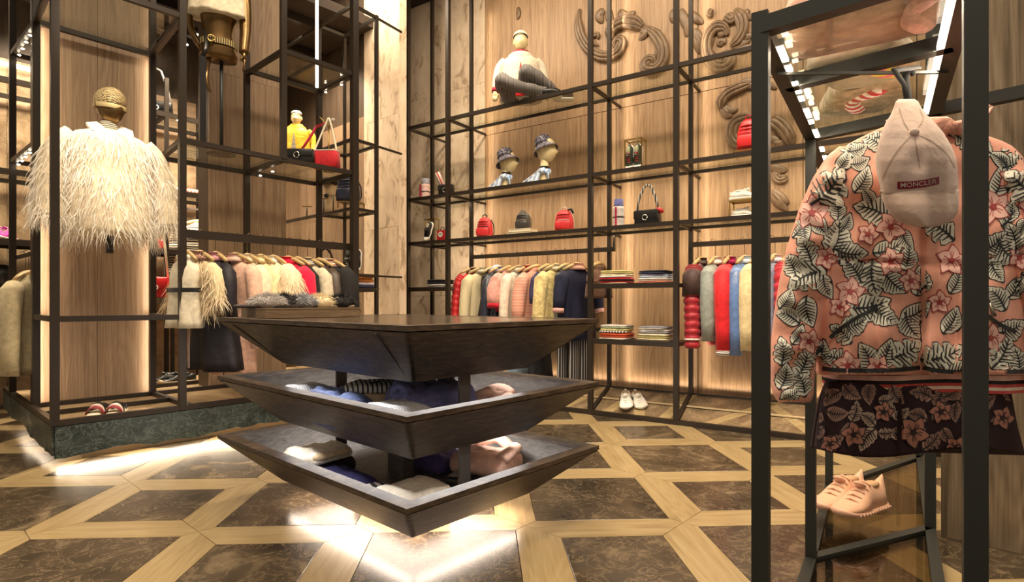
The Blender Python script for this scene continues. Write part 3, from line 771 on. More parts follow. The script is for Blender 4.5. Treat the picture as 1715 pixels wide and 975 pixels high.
# ------------------------------------------------------------------ small goods: builders
def backpack(label, loc, rz, mat, w=.17, h=.20, d=.11, trim=BLACK, group='small backpacks on the wall rack', charm=None, puffy=True):
    t = thing('backpack', label, 'backpack', loc, rz, group)
    m = MB(); rings = []
    for z, k, kd in ((0, .90, .9), (.03, 1.0, 1), (.35, 1.0, 1), (.6, .93, .9), (.8, .80, .78), (.93, .58, .6), (1, .3, .35)):
        rings.append([(w/2*k*sup(math.cos(a), 3), d/2*kd*sup(math.sin(a), 3), z*h) for a in [2*PI*i/24 for i in range(24)]])
    build(m.loft(rings), 'body', mat, t, True)
    p = MB(); rings = []
    for z, k in ((.06, .86), (.1, .95), (.24, 1.0), (.40, .95), (.45, .8)):
        rings.append([(w/2*.86*k*sup(math.cos(a), 4), -d/2+(-.028*k)*max(0, math.sin(a))**.6+.01*min(0, math.sin(a)), z*h) for a in [2*PI*i/20 for i in range(20)]])
    build(p.loft(rings), 'front_pocket', mat, t, True)
    for zz in (.52, .64, .76):
        build(MB().tube([(-w*.40*(1.05-zz*.35), -d*.36, zz*h), (0, -d*.52*(1.12-zz*.3), zz*h+.004), (w*.40*(1.05-zz*.35), -d*.36, zz*h)], .006 if puffy else .003, 8), 'quilted_ridge', mat, t, True)
    build(MB().tube([(-w*.45, -d*.2, h*.47), (-w*.2, -d*.56, h*.49), (w*.2, -d*.56, h*.49), (w*.45, -d*.2, h*.47)], .004, 6), 'zip', trim, t, True)
    build(MB().tube([(-.025, 0, h*.96), (-.022, 0, h*1.10), (0, 0, h*1.15), (.022, 0, h*1.10), (.025, 0, h*.96)], .006, 8), 'top_handle', trim, t, True)
    for s in (-1, 1):
        build(MB().tube([(s*w*.3, d*.4, h*.9), (s*w*.42, d*.62, h*.6), (s*w*.46, d*.55, h*.25), (s*w*.4, d*.42, h*.06)], .009, 8, True, .5), 'shoulder_strap', trim, t, True)
    if charm:
        c = build(MB().tube([(w*.22, -d*.1, h*1.0), (w*.42, -d*.2, h*1.02), (w*.50, -d*.3, h*.80)], [.010, .014, .010], 8), 'charm', charm, t, True)
    return t
def shoe(label, loc, rz, mats, L=.26, w=.095, h=.10, group=None, tilt=None, name='sneaker', studs=False, lace=True, stripe=None):
    "toe along local -y"
    up, so, li, la = mats
    t = thing(name, label, 'shoe', loc, rz, group, tilt)
    st = 16
    def half(f): return w/2*(.62+.42*math.sin(PI*min(1, (f*.9+.08)))**.7-.10*math.exp(-((f-.6)/.18)**2))*min(1, (f*7+.15)**.5, ((1-f)*7+.1)**.5)
    m = MB(); rings = []
    for k in range(st+1):
        f = k/st; y = -L/2+L*f; hw = half(f)+.004
        rings.append([(hw*sup(math.cos(a), 3.5), y, .014+.014*math.sin(a)+.012*(1-f)**6) for a in [2*PI*i/14 for i in range(14)]])
    build(m.loft(rings), 'sole', so, t, True)
    m = MB(); rings = []
    for k in range(st+1):
        f = k/st; y = -L/2+.004+(L-.01)*f; hw = half(f)
        top = h*(.34+.10*math.sin(PI*min(1, f*2.2)/2)+.56*max(0, min(1, (f-.28)/.30)))*(1 if f < .58 else 1-.20*math.sin(PI*(f-.58)/.42))
        top *= min(1, (f*9+.25)**.5)
        if f > .9: top *= 1.05 if studs else .82
        hw2 = hw*(.98 if f < .5 else .9)
        rings.append([(hw2*math.cos(a)*(1-.20*max(0, math.sin(a))*max(0, min(1, (f-.3)/.3))), y, .024+max(0, math.sin(a))**.75*(top-.024)) for a in [2*PI*i/18 for i in range(18)]])
    build(m.loft(rings), 'upper', up, t, True)
    build(MB().ell((0, L*.20, h*.80), (w*.24, L*.17, .013), 14, 5), 'lining', li, t, True)
    build(MB().ell((0, -L*.02, h*.88), (w*.20, L*.10, .012), 10, 5, Matrix.Rotation(-.5, 3, 'X')), 'tongue', up, t, True)
    if lace:
        for k in range(5):
            f = .30+k*.065; y = -L/2+L*f; z = h*(.50+.115*k)
            build(MB().tube([(-w*.25, y, z-.012), (0, y-.004, z+.002), (w*.25, y, z-.012)], .0045, 6), 'lace', la, t, True)
    if stripe:
        for sd in (-1, 1):
            for k in range(3):
                f = .45+.07*k; hw = half(f); y = -L/2+L*f
                build(MB().beam((sd*(hw+.001), y, .03), (sd*(hw*.86+.001), y+.018, h*.55), .004, .009), 'side_stripe', stripe, t)
    if studs:
        m = MB()
        for k in range(3, 15):
            for sd in (-1, 1):
                f = k/st; m.ell((sd*(half(f)+.004), -L/2+L*f, .014), (.005, .006, .006), 6, 4)
        build(m, 'studs', so, t, True, None, 'stuff')
    return t
def head(m, z, r=.075, lean=0, R=None, c=(0, 0)):
    "featureless shop head with brow, nose and chin; faces local -y"
    rings = []
    n = 20
    for k in range(15):
        f = k/14; a = -PI/2+PI*f; zz = z+math.sin(a)*r*1.42
        cr = max(.03, math.cos(a))**(.8 if f > .5 else .58)
        wx = r*cr*(1 if f > .5 else .70+.6*f); wy = r*1.22*cr*(1 if f > .5 else .76+.48*f)
        ring = []
        for i in range(n):
            b = 2*PI*i/n; x = wx*math.cos(b); y = wy*math.sin(b)-(.012 if f < .5 else 0)
            fr = math.exp(-((b-1.5*PI)/.28)**2)
            y -= fr*(.020*math.exp(-((f-.43)/.07)**2)+.008*math.exp(-((f-.30)/.04)**2)+.010*math.exp(-((f-.12)/.07)**2)-.008*math.exp(-((f-.53)/.05)**2))
            ring.append(V((x+c[0], y+c[1], zz)))
        rings.append(ring)
    m.loft(rings)
    for s in (-1, 1): m.ell((s*r*.97+c[0], .008+c[1], z-.005), (.010, .020, .030), 8, 6)
def handbag(label, loc, rz, mat, w=.24, h=.14, d=.10, strap=None, clasp=BRASS, group=None, flap=None, strap_h=.2, name='handbag', slant=.0, lid=True):
    t = thing(name, label, 'bag', loc, rz, group)
    m = MB(); rings = []
    for z, k in ((0, .92), (.04, .98), (.5, 1.0-.03), (.96, .93), (1, .86)):
        rings.append([(w/2*k*sup(math.cos(a), 6)+slant*z*h, d/2*k*sup(math.sin(a), 6), z*h) for a in [2*PI*i/24 for i in range(24)]])
    build(m.loft(rings), 'body', mat, t, True)
    if lid:
        f = MB().rbox((-w*.47, -d/2-.008, h*.45), (w*.47, -d/2+.006, h*.97), .006); build(f, 'flap', flap or mat, t, True)
        f = MB().rbox((-w*.47, -d/2-.004, h*.94), (w*.47, d/2, h*1.02), .02); build(f, 'top', flap or mat, t, True)
        build(MB().tube([(.022*math.cos(a), -d/2-.012, h*.5+.022*math.sin(a)) for a in [2*PI*i/12 for i in range(13)]], .005, 6), 'clasp', clasp, t, True)
    if strap:
        build(MB().tube([(-w*.44, 0, h*.9), (-w*.34, 0, h+strap_h*.55), (-w*.12, 0, h+strap_h*.97), (0, 0, h+strap_h), (w*.12, 0, h+strap_h*.95), (w*.30, 0, h+strap_h*.5), (w*.44, 0, h*.9)], .011, 8, True, .45), 'strap', strap, t, True)
    return t
def frame_stand(label, loc, rz, w, h, d, group='brass display stands'):
    t = thing('display_stand', label, 'stand', loc, rz, group); r = .005
    for y in (-d/2, d/2):
        build(MB().beam((-w/2, y, 0), (-w/2, y, h), r*2, r*2), 'upright', BRASS, t); build(MB().beam((w/2, y, 0), (w/2, y, h), r*2, r*2), 'upright', BRASS, t)
        build(MB().beam((-w/2-r, y, h), (w/2+r, y, h), r*2, r*2), 'crossbar', BRASS, t)
    for x in (-w/2, w/2): build(MB().beam((x, -d/2, h), (x, d/2, h), r*2, r*2), 'side_bar', BRASS, t)
    return t
def books(loc, rz, spec, where, group):
    z = 0
    for i, (w, d, h, mt, lab) in enumerate(spec):
        t = thing('book', lab+' '+where, 'book', loc+V((0, 0, z)), rz+(.12 if i % 2 else -.05), group)
        build(MB().box((-w/2, -d/2, 0), (w/2, d/2, .004)).box((-w/2, -d/2, h-.004), (w/2, d/2, h)).box((-w/2, d/2-.004, .004), (w/2, d/2, h-.004)), 'cover', mt, t)
        build(MB().box((-w/2+.004, -d/2+.004, .004), (w/2-.004, d/2-.004, h-.004)), 'pages', plain('paper', (.72, .62, .42), .8), t)
        z += h
    return z

def wall_item(px, lv, d=.17): 
    return RW(rwt(px, d), d, lv+.0185)
L0, L1, L2_ = LV
# --- upper display level: rolled vest, bag with tube, hatted heads, shoes, red pail
PINKF = fabric('pink_quilt', (.72, .48, .42)); GREYF = fabric('grey_tape', (.28, .28, .32)); BURG = fabric('burgundy_ribbon', (.26, .01, .03))
def rolled(label, loc, rz, h, r, mat, band, top, rib):
    t = thing('rolled_vest', label, 'garment', loc, rz)
    prof = [(r*.9, 0)]+[(r*(1+.06*abs(math.sin(PI*k/3))), h*.72*k/12) for k in range(1, 13)]+[(r*.85, h*.74)]
    build(MB().lathe(prof, 20), 'roll', mat, t, True)
    build(MB().lathe([(r*.84, h*.73), (r*.86, h*.78), (r*.84, h), (r*.6, h*1.0)], 20), 'rolled_top', top, t, True)
    build(MB().lathe([(r*1.07, h*.34), (r*1.09, h*.36), (r*1.07, h*.385)], 20, cap=False), 'strap', BLACK, t, True)
    build(MB().beam((rib, -r*1.08, 0), (rib, -r*1.08, h*.70), .010, .030, V((0, 1, 0))), 'ribbon', band, t)
    return t
rolled('pink quilted vest rolled upright with grey top and burgundy ribbon', wall_item(713, L1, .16), WA, .23, .048, PINKF, BURG, GREYF, -.028)
t = handbag('black leather bag with chrome ring at left end of rack', wall_item(748, L1, .14), WA+.3, BLACK, .17, .12, .09, None, plain('chrome', (.7, .68, .62), .2, 1), 'bags on the wall rack')
t = thing('umbrella', 'folded red and white tube-shaped umbrella leaning on the black bag', 'umbrella', wall_item(740, L1, .16)+V((.025, 0, .10)), 0, None, (0, -.42, 0))
build(MB().lathe([(.016, 0), (.030, .02), (.030, .17), (.02, .185)], 16), 'sleeve', striped('red_white_grey', (.62, .10, .06), (.75, .72, .68), 9, 0), t, True)
build(MB().lathe([(.012, -.02), (.016, 0)], 12), 'tip', BRASS, t, True)
HATM = None
def hat_head(hlab, slab, mlab, loc, rz, s=1.0, fan=1.0, zup=0):
    t = thing('hat_mannequin', hlab, 'mannequin', loc, rz, 'mannequin heads wearing bucket hats')
    m = MB(); head(m, .235*s+zup, .066*s, c=(0, -.01)); build(m, 'head', CREAMSKIN, t, True)
    build(MB().lathe([(.048, 0), (.046, .03), (.040, .10), (.040, .19*s+zup)], 18), 'neck', CREAMSKIN, t, True)
    build(MB().lathe([(.044, .145), (.046, .155), (.044, .165)], 18, cap=False), 'neck_band', BLACK, t, True)
    h = thing('bucket_hat', slab, 'hat', loc+V((0, 0, .262*s+zup)), rz, 'dark speckled bucket hats', (-.34, .06, rz))
    m_, nt, b = (MATS['tweed'], None, None) if 'tweed' in MATS else new_mat('tweed')
    if nt:
        n = ntex(nt, coords(nt), 55, 3); nt.links.new(ramp(nt, n, ((.35, (.02, .02, .03)), (.52, (.09, .085, .11)), (.68, (.38, .34, .38)))), b.inputs['Base Color']); b.inputs['Roughness'].default_value = .9; MATS['tweed'] = m_
    build(MB().lathe([(.086, .0), (.082, .045), (.073, .085), (.058, .098), (.03, .102)], 26), 'crown', m_, h, True)
    build(MB().lathe([(.084, .008), (.102, -.022), (.122, -.046), (.121, -.050), (.098, -.026), (.080, .002)], 30, cap=False), 'brim', m_, h, True)
    sc = thing('neck_scarf', mlab, 'scarf', loc, WA+.15, 'pale blue knotted scarves')
    SB = striped('blue_scarf', (.22, .35, .62), (.62, .72, .84), 12, 0, dist=3); SP = striped('white_scarf', (.80, .82, .82), (.38, .46, .60), 7, 0, dist=5, duty=.35)
    rings = []
    for k in range(15):
        a = 2*PI*k/14; rings.append([V(((.048+.018*math.cos(b))*math.cos(a), (.048+.018*math.cos(b))*math.sin(a), .112+.030*math.sin(b)+.008*math.sin(3*a))) for b in [2*PI*i/8 for i in range(8)]])
    build(MB().loft(rings, False), 'wrap', SB, sc, True)
    build(MB().ell((-.01, -.062, .115), (.030, .022, .026), 12, 8), 'knot', SP, sc, True)
    m = MB(); rings = []
    for k in range(9):
        f = k/8; wz = .025+.085*f**1.2*fan; z = .125*(1-f)+.008
        rings.append([V((-.012-.045*f*fan+wz*(-.75+1.1*g), -.062-.035*f-.010*math.sin(g*16)*(.3+f), z)) for g in [i/14 for i in range(15)]]+[V((-.012-.045*f*fan+wz*(-.75+1.1*g), -.050-.030*f, z)) for g in [1-i/14 for i in range(15)]])
    build(m.loft(rings), 'fan_tail', SP, sc, True)
    build(MB().tube([(.03, -.06, .115), (.05, -.05, .09), (.052, -.04, .05), (.045, -.03, .012)], [.02, .026, .024, .012], 8, True, .5), 'side_tail', SB, sc, True)
hat_head('pale mannequin head under the left bucket hat, facing right', 'dark speckled bucket hat on the left mannequin head', 'pale blue knotted scarf fanned below the left bucket hat', wall_item(848, L1, .17), 1.2, 1.15, 1.3)
hat_head('pale mannequin head under the right bucket hat, facing right', 'dark speckled bucket hat on the right mannequin head', 'pale blue knotted scarf fanned wide below the right bucket hat', wall_item(912, L1, .17), 1.2, 1.25, 1.6, .03)
loc = wall_item(1064, L1, .17)
frame_stand('tall brass frame stand around the upended green trainers', loc, WA, .15, .27, .10)
GRN = plain('green_black_leather', (.035, .045, .028), .35)
for s, lab in ((-1, 'left'), (1, 'right')):
    o = shoe('dark green %s trainer with red stripe propped upright in brass frame' % lab, loc+WD*s*.037+V((0, 0, .115))-WN*.01, 0, (GRN, WHITE, plain('olive_lining', (.30, .32, .18), .7), plain('red_white_lace', (.55, .06, .05), .6)), .23, .075, .085, 'green trainers in the brass frame', None)
    o.rotation_euler = (math.radians(78), 0, WA)
loc = wall_item(1254, L1, .16)
frame_stand('low brass riser under the red pail backpack', loc, WA, .20, .035, .14)
backpack('tall red quilted backpack on a brass riser, right end of upper shelf', loc+V((0, 0, .042)), WA, REDL, .17, .24, .12, plain('red_dark_strap', (.30, .01, .015), .5), 'small backpacks on the wall rack')
# --- lower display level
loc = wall_item(723, L2_, .16)
frame_stand('brass arch stand behind the black slipper, far left of rack', loc, WA, .15, .25, .06)
o = shoe('black and white slipper shoe standing on its toe in brass arch', loc+WD*(-.03)+V((0, 0, .115)), 0, (BLACK, WHITE, plain('pale_lining', (.6, .52, .4), .7), WHITE), .22, .08, .08, None, None, 'slipper', lace=False)
o.rotation_euler = (math.radians(72), .12, WA)
t = handbag('small red box bag with a round white badge beside the brass arch', wall_item(741, L2_, .13), WA, REDL, .12, .115, .06, None, None, 'bags on the wall rack', lid=False)
b = build(MB().lathe([(.030, 0), (.030, .004)], 20), 'badge', WHITE, t, rot=(PI/2, 0, 0), loc=(0, -.030, .07))
build(MB().tube([(-.016, -.002, .006), (0, .010, .006), (.016, -.004, .006)], .003, 6), 'badge_mark', BLACK, b)
build(MB().tube([(-.03, 0, .11), (-.01, 0, .15), (.02, 0, .15), (.03, 0, .11)], .005, 6), 'handle', BLACK, t, True)
BKF = plain('cream_cover', (.66, .58, .42), .5); BKG = plain('gold_cover', (.52, .38, .16), .4)
backpack('red quilted backpack with black handle, left of the book stack', wall_item(812, L2_, .17)+V((0, 0, .014)), WA+.2, fabric('red_nylon', (.62, .02, .025), .45, .1, .3, 20, 0, .6), .165, .20, .11, BLACK, charm=None)
books(wall_item(815, L2_, .17), WA, [(.24, .17, .013, BKF, 'thin pale book')], 'under the left red backpack', 'books on the lower display level')
zz = books(wall_item(876, L2_, .17), WA, [(.27, .19, .030, BKF, 'lower cream book'), (.24, .17, .028, plain('cream_cover_b', (.70, .64, .50), .5), 'upper cream book with gold spot')], 'under the black backpack', 'books on the lower display level')
backpack('small black backpack standing on two cream books', wall_item(876, L2_, .17)+V((0, 0, zz+.001)), WA+.2, fabric('black_nylon', (.05, .042, .035), .4, .2, .3, 20, 0, .6), .15, .17, .10, plain('tan_trim', (.30, .24, .16), .4))
books(wall_item(948, L2_, .17), WA, [(.26, .18, .013, BKG, 'thin tan book')], 'under the right red backpack', 'books on the lower display level')
backpack('red quilted backpack with white and black charm, right of the book stack', wall_item(945, L2_, .17)+V((0, 0, .014)), WA+.3, MATS['red_nylon'], .175, .19, .11, plain('pale_strap', (.7, .6, .55), .5), charm=BLACK)
rolled('white quilted vest rolled upright with blue top and red band', wall_item(1036, L2_, .17), WA, .25, .048, fabric('white_quilt', (.74, .68, .66)), fabric('red_band', (.50, .02, .06)), fabric('blue_tape', (.16, .17, .42)), .0)
t = handbag('black handbag with striped shoulder strap beside the rolled white vest', wall_item(1085, L2_, .17), WA, BLACK, .22, .125, .12, striped('bw_strap', (.03, .03, .03), (.75, .70, .62), 14, 0), plain('chrome', (.7, .68, .62), .2, 1), 'bags on the wall rack', strap_h=.22)
build(MB().ell((.105, 0, .122), (.035, .04, .022), 12, 8, Matrix.Rotation(.5, 3, 'Y')), 'red_lining', REDL, t, True)
loc = wall_item(1250, L2_, .17)
t = frame_stand('brass riser between two white shoes, right part of rack', loc, WA, .22, .13, .13)
build(MB().box((-.11, -.065, .131), (.11, .065, .134)), 'plate', BRASS, t)
shoe('white trainer on top of the brass riser', loc+V((0, 0, .137)), WA+PI/2+.1, (WHITE, WHITE, WHITE, WHITE), .25, .09, .09, 'white trainers on the riser')
shoe('white trainer below the brass riser', loc+V((0, 0, .002)), WA+PI/2+.1, (WHITE, WHITE, WHITE, WHITE), .22, .08, .08, 'white trainers on the riser')
# --- folded piles
def fm(n, c): return fabric('fold_'+n, c)
def pile(px, lv, spec, where, group, d=.17, w=.27, dp=.22):
    z = 0
    for i, (h, mts, lab) in enumerate(spec):
        p = RW(rwt(px, d), d, lv+.002+z)
        folded('folded_knitwear', lab+' '+where, 'garment', p, WA+.03*((i*7) % 5-2), (w*(1-.03*i), dp, h), mts, group, 2 if h < .04 else 3, None, .004, px+i)
        z += h+.004
YEL, CRE, RED_, BLK, NVY, SKY, COR, GRY, WHT, ORG = (fm('lemon', (.66, .58, .24)), fm('cream', (.70, .62, .42)), fm('red', (.58, .02, .03)), fm('black', (.02, .02, .025)),
    fm('navy', (.035, .04, .09)), fm('sky', (.42, .50, .66)), fm('coral', (.72, .22, .13)), fm('grey', (.30, .30, .34)), fm('white', (.76, .72, .64)), fm('orange', (.70, .10, .03)))
NSTR = striped('navy_cream_stripe', (.05, .06, .16), (.74, .66, .46), 12, 0)
g1, g2 = 'folded tops on the upper wooden shelf', 'folded tops on the lower wooden shelf'
pile(1033, 1.124, [(.014, [CRE], 'thin cream folded top at the bottom'), (.040, [RED_, BLK], 'red and black folded top in the middle'), (.030, [WHT, CRE], 'white and cream folded top'), (.026, [YEL], 'lemon folded top at the very top')], 'of the upper-left pile', g1)
pile(1099, 1.124, [(.018, [COR], 'coral folded top at the bottom'), (.028, [WHT], 'white folded top'), (.026, [SKY, GRY], 'sky blue folded top'), (.028, [NVY, BLK], 'navy folded top with a ring, at the very top')], 'of the upper-right pile', g1)
pile(1033, .650, [(.014, [WHT], 'thin white folded top at the bottom'), (.036, [ORG], 'orange folded top'), (.036, [NSTR, YEL], 'cream folded top with navy bars'), (.026, [fm('mint', (.46, .56, .40)), WHT], 'pale green folded top at the very top')], 'of the lower-left pile', g2)
pile(1099, .650, [(.020, [CRE], 'cream folded top at the bottom'), (.036, [YEL, CRE], 'pale yellow folded top'), (.030, [GRY, WHT], 'grey folded top'), (.022, [WHT, GRY], 'white folded top at the very top')], 'of the lower-right pile', g2)
pile(738, 1.124, [(.016, [WHT], 'thin white folded top'), (.020, [striped('letter_rows', (.03, .03, .03), (.74, .70, .6), 16, 0), WHT], 'white folded top with dark bars'), (.045, [BLK], 'black folded top')], 'on the far left shelf', 'folded tops on the far left shelf', w=.25)
# --- white sneakers on the slope
sl = math.atan2(.168, .39)
for s, lab in ((-1, 'left'), (1, 'right')):
    p = RW(rwt(1060, .17), .17, .022+.43*.17+.012)+V((s*.055, 0, 0))-WD*0
    o = shoe('white %s trainer with dark side stripes on the sloping base' % lab, p, 0, (WHITE, plain('white_sole', (.80, .76, .66), .5), plain('tan_lining', (.26, .19, .11), .8), plain('white_lace', (.85, .8, .7), .6)), .26, .112, .085, 'white trainers on the sloping base', None, stripe=BLACK)
    o.rotation_euler = (Matrix.Rotation(sl, 3, WD) @ Matrix.Rotation(-.12+s*.10, 3, 'Z')).to_euler()

# ------------------------------------------------------------------ seated mannequins
def seated(label, loc, rz, jacket, lining, shirt, trousers, skin, shoes=True, hood=True, legs=True, mirror=1, open_=True):
    t = thing('mannequin', label, 'mannequin', loc, rz)
    m = MB(); head(m, .655, .068); m.lathe([(.045, .50), (.042, .58)], 16); build(m, 'head', skin, t, True)
    build(MB().lathe([(.069, .705), (.071, .715), (.064, .738), (.045, .755), (.015, .762)], 20), 'beanie', plain('cream_knit', (.78, .70, .48), .9), t, True)
    m = MB()
    m.tube([(.070*math.cos(a), .070*1.2*math.sin(a)-.0, .695+.012*max(0, -math.sin(a))) for a in [PI+PI*k/12 for k in range(13)]], .005, 6)
    build(m, 'headband', BLACK, t, True)
    prof = dense([(.52, .07, .055), (.50, .12, .07), (.475, .165, .085), (.44, .185, .10), (.30, .185, .115), (.16, .20, .125), (.07, .21, .125)], 3)
    build(MB().loft(grings(prof, 28, .08, 5, 2)), 'jacket', jacket, t, True)
    if hood:
        build(MB().loft([[(x*math.cos(a), y*math.sin(a)+.01, z) for a in [2*PI*i/20 for i in range(20)]] for x, y, z in ((.135, .095, .47), (.125, .09, .52), (.095, .075, .545), (.080, .065, .54))], False), 'hood', jacket, t, True)
        build(MB().loft([[(x*math.cos(a), y*math.sin(a)+.01, z) for a in [2*PI*i/20 for i in range(20)]] for x, y, z in ((.080, .066, .53), (.084, .070, .562), (.074, .060, .558), (.070, .056, .53))], False), 'hood_lining', lining, t, True)
    if open_:
        m = MB(); m.add([(0, -.128, .42), (-.05, -.137, .08), (.045, -.137, .08), (0, -.10, .42), (-.05, -.11, .08), (.045, -.11, .08)], [(0, 1, 2), (5, 4, 3), (0, 3, 4, 1), (1, 4, 5, 2), (2, 5, 3, 0)])
        build(m, 'shirt', shirt, t)
    for s in (-1, 1):
        pth = [V((s*.15, 0, .455)), V((s*.205, .0, .40)), V((s*.235, -.02, .28)), V((s*.245, -.06, .17))]
        a_ = build(MB().tube(smooth(pth, 4), [.055-.0018*k for k in range(13)], 12), 'sleeve', jacket, t, True)
        build(MB().tube([pth[-1], pth[-1]+V((s*.002, -.010, -.03))], .036, 12), 'cuff', lining, t, True)
        m = MB(); hp = pth[-1]+V((s*.004, -.02, -.05)); m.ell(hp, (.022, .016, .034), 10, 6)
        for k in range(4): m.tube([hp+V(((k-1.5)*.011, -.004, -.02)), hp+V(((k-1.5)*.012, -.012, -.05-.006*(k in (1, 2)))), hp+V(((k-1.5)*.011, -.006, -.072-.006*(k in (1, 2))))], [.0065, .006, .0045], 6)
        m.tube([hp+V((-s*.016, -.006, 0)), hp+V((-s*.032, -.016, -.022)), hp+V((-s*.034, -.014, -.042))], [.008, .007, .005], 6)
        build(m, 'hand', skin, t, True)
    if legs:
        for pth, nm in (([(-.09, -.02, .09), (-.16, -.20, .15), (-.17, -.31, .16), (-.05, -.33, .10), (.12, -.30, .075), (.24, -.27, .065)], 0), ([(.09, -.02, .09), (.06, -.18, .20), (.05, -.28, .25), (.16, -.27, .20), (.28, -.22, .12), (.36, -.16, .075)], 1)):
            q = smooth([V((x*mirror, y, z)) for x, y, z in pth], 4); n = len(q)
            rr = [(.085-.045*i/(n-1))*(1+.08*math.sin(i*1.7)) for i in range(n)]
            build(MB().tube(q, rr, 14), 'trouser_leg', trousers, t, True)
            if shoes:
                e = q[-1]; sh = build(MB().ell(e+V((.05*mirror, -.03, -.015)), (.095, .042, .042), 14, 8), 'shoe', BLACK, t, True)
                build(MB().rbox((e.x+.05*mirror-.10, e.y-.075, e.z-.065), (e.x+.05*mirror+.10, e.y+.015, e.z-.048), .04), 'shoe_sole', WHITE, sh, True)
    return t
tm = rwt(872, .22)
seated('pale mannequin in cream hooded jacket and striped trousers sitting cross-legged on the top shelf', RW(tm, .22, 2.853+.03), -.02, fabric('cream_jacket', (.62, .55, .42), .7, .08), fabric('maroon', (.30, .008, .03)), fabric('scarlet', (.62, .012, .018)),
       striped('bw_pleat', (.02, .018, .02), (.40, .36, .33), 26, 0, .7, duty=.62), CREAMSKIN)
y_ = seated('pale mannequin in yellow puffer jacket on the pier rack, behind the red bag', LW(2.36, 1.70, 2.489), UA-.75, fabric('yellow_puffer', (.78, .42, .012), .5, .12, .5, 10), fabric('yellow_lining', (.72, .50, .06)), striped('bw_check', (.05, .05, .05), (.6, .5, .35), 20, 2),
       None, CREAMSKIN, False, legs=False)
y_.scale = (.80, .80, .76)
# ------------------------------------------------------------------ hanging clothes
def fab(n, c, **k): return fabric('cloth_'+n, c, **k)
IVF = plain('ivory_feather', (.80, .66, .45), .7); BKFUR = plain('black_fur', (.010, .009, .008), .6); WHF = plain('white_feather', (.93, .87, .76), .7)
def hang(px, rail, word, name, label, cat, mat, hw=.19, hangmat=None, dz=0, yaw=0, **k):
    if rail == 'left': p = LW(lwt(px, .06), .06, 1.470+dz); a = UA-PI/2+.20+.12*math.sin(px*1.7); g = 'clothes on the left rack rail'; gh = 'hangers on the left rack rail'
    elif rail == 'mid': p = RW(rwt(px, .36), .36, 1.487+dz); a = WA+PI/2-.28-.14*math.sin(px*1.3); g = 'clothes on the middle wall rail'; gh = 'hangers on the middle wall rail'
    else: p = RW(rwt(px, .36), .36, 1.487+dz); a = WA+PI/2-.12-.10*math.sin(px*1.3); g = 'clothes on the right wall rail'; gh = 'hangers on the right wall rail'
    hanger(p, a, 'wooden clothes hanger holding the '+word, gh, min(hw, k.get('W', .19))-.012, hangmat)
    return garment(name, label, cat, p, a, g, mat, seed=px*.37, **k)
rnd = random.Random(3)
STRC = striped('navy_white_rib', (.04, .04, .09), (.80, .74, .62), 24, 2)
L_ = [
 (311, 'white sleeveless dress', 'sleeveless_dress', 'white sleeveless dress with black waist band, first on the left rail', 'dress', fab('ivory', (.74, .66, .50)), dict(L=.50, W=.12, sleeve=0, hem=.15, hemband=None)),
 (334, 'short cream feather cape', 'feather_cape', 'short cream feather cape with dark patterned collar hanging beside the white dress', 'cape', fab('sand', (.62, .50, .30)), dict(L=.42, W=.16, sleeve=.22, hem=.18, collar=striped('pattern_collar', (.05, .04, .04), (.60, .30, .22), 30, 0, dist=6), fur=(1700, .11, .006, IVF, .1, 1))),
 (361, 'long black dress', 'long_dress', 'long black dress with flared hem on the left rail', 'dress', fab('ink', (.012, .010, .014), rough=.6), dict(L=.80, W=.17, D=.11, sleeve=.30, hem=.27, collar=fab('rose', (.55, .25, .28)))),
 (393, 'pale pink coat', 'coat', 'pale pink coat with black edging on the left rail', 'coat', fab('blush', (.66, .40, .29)), dict(L=.85, W=.19, sleeve=.52, collar=fab('blush2', (.70, .46, .36)), front=BLACK)),
 (414, 'peach jacket', 'jacket', 'peach jacket with pale collar between the pink coat and the feather coat', 'jacket', fab('peach', (.76, .58, .40)), dict(L=.62, W=.18, sleeve=.50, collar=fab('pearl', (.82, .76, .62)))),
 (436, 'cream blouson', 'jacket', 'cream blouson half hidden by the feather coat', 'jacket', fab('butter', (.74, .60, .34)), dict(L=.60, W=.18, sleeve=.48, collar=fab('butter2', (.76, .64, .36)))),
 (457, 'cream feather coat', 'feather_coat', 'large cream feather coat in the middle of the left rail', 'coat', fab('sand2', (.74, .60, .40)), dict(L=.56, W=.22, D=.12, sleeve=.44, sr=.075, collar=fab('chalk', (.84, .80, .70)), fur=(3600, .13, .007, IVF, .05, 1))),
 (482, 'raspberry red jacket', 'jacket', 'raspberry red jacket next to the cream feather coat', 'jacket', fab('raspberry', (.62, .008, .045), shine=.2), dict(L=.55, W=.20, D=.06, sleeve=.52, sr=.06, collar=MATS['cloth_raspberry'] if 'cloth_raspberry' in MATS else None)),
 (498, 'black blazer', 'blazer', 'black blazer between the red jacket and the striped-collar cardigan', 'blazer', fab('jet', (.014, .012, .012)), dict(L=.60, W=.19, sleeve=.52)),
 (515, 'cream cardigan', 'cardigan', 'cream cardigan with navy striped collar on the left rail', 'cardigan', fab('oat', (.56, .48, .34)), dict(L=.62, W=.18, sleeve=.50, collar=STRC, front=STRC)),
 (534, 'dark brown jacket', 'jacket', 'dark brown quilted jacket beside the black fur coat', 'jacket', fab('umber', (.055, .035, .022), shine=.5, rough=.5), dict(L=.60, W=.18, sleeve=.5)),
 (554, 'black fur coat', 'fur_coat', 'black fur coat with red and white striped collar, last on the left rail', 'coat', fab('soot', (.012, .010, .010)), dict(L=.60, W=.21, D=.12, sleeve=.50, sr=.075, collar=striped('red_white_rib', (.45, .03, .04), (.78, .70, .6), 20, 2), fur=(2400, .05, .006, BKFUR, .08, 1))),
]
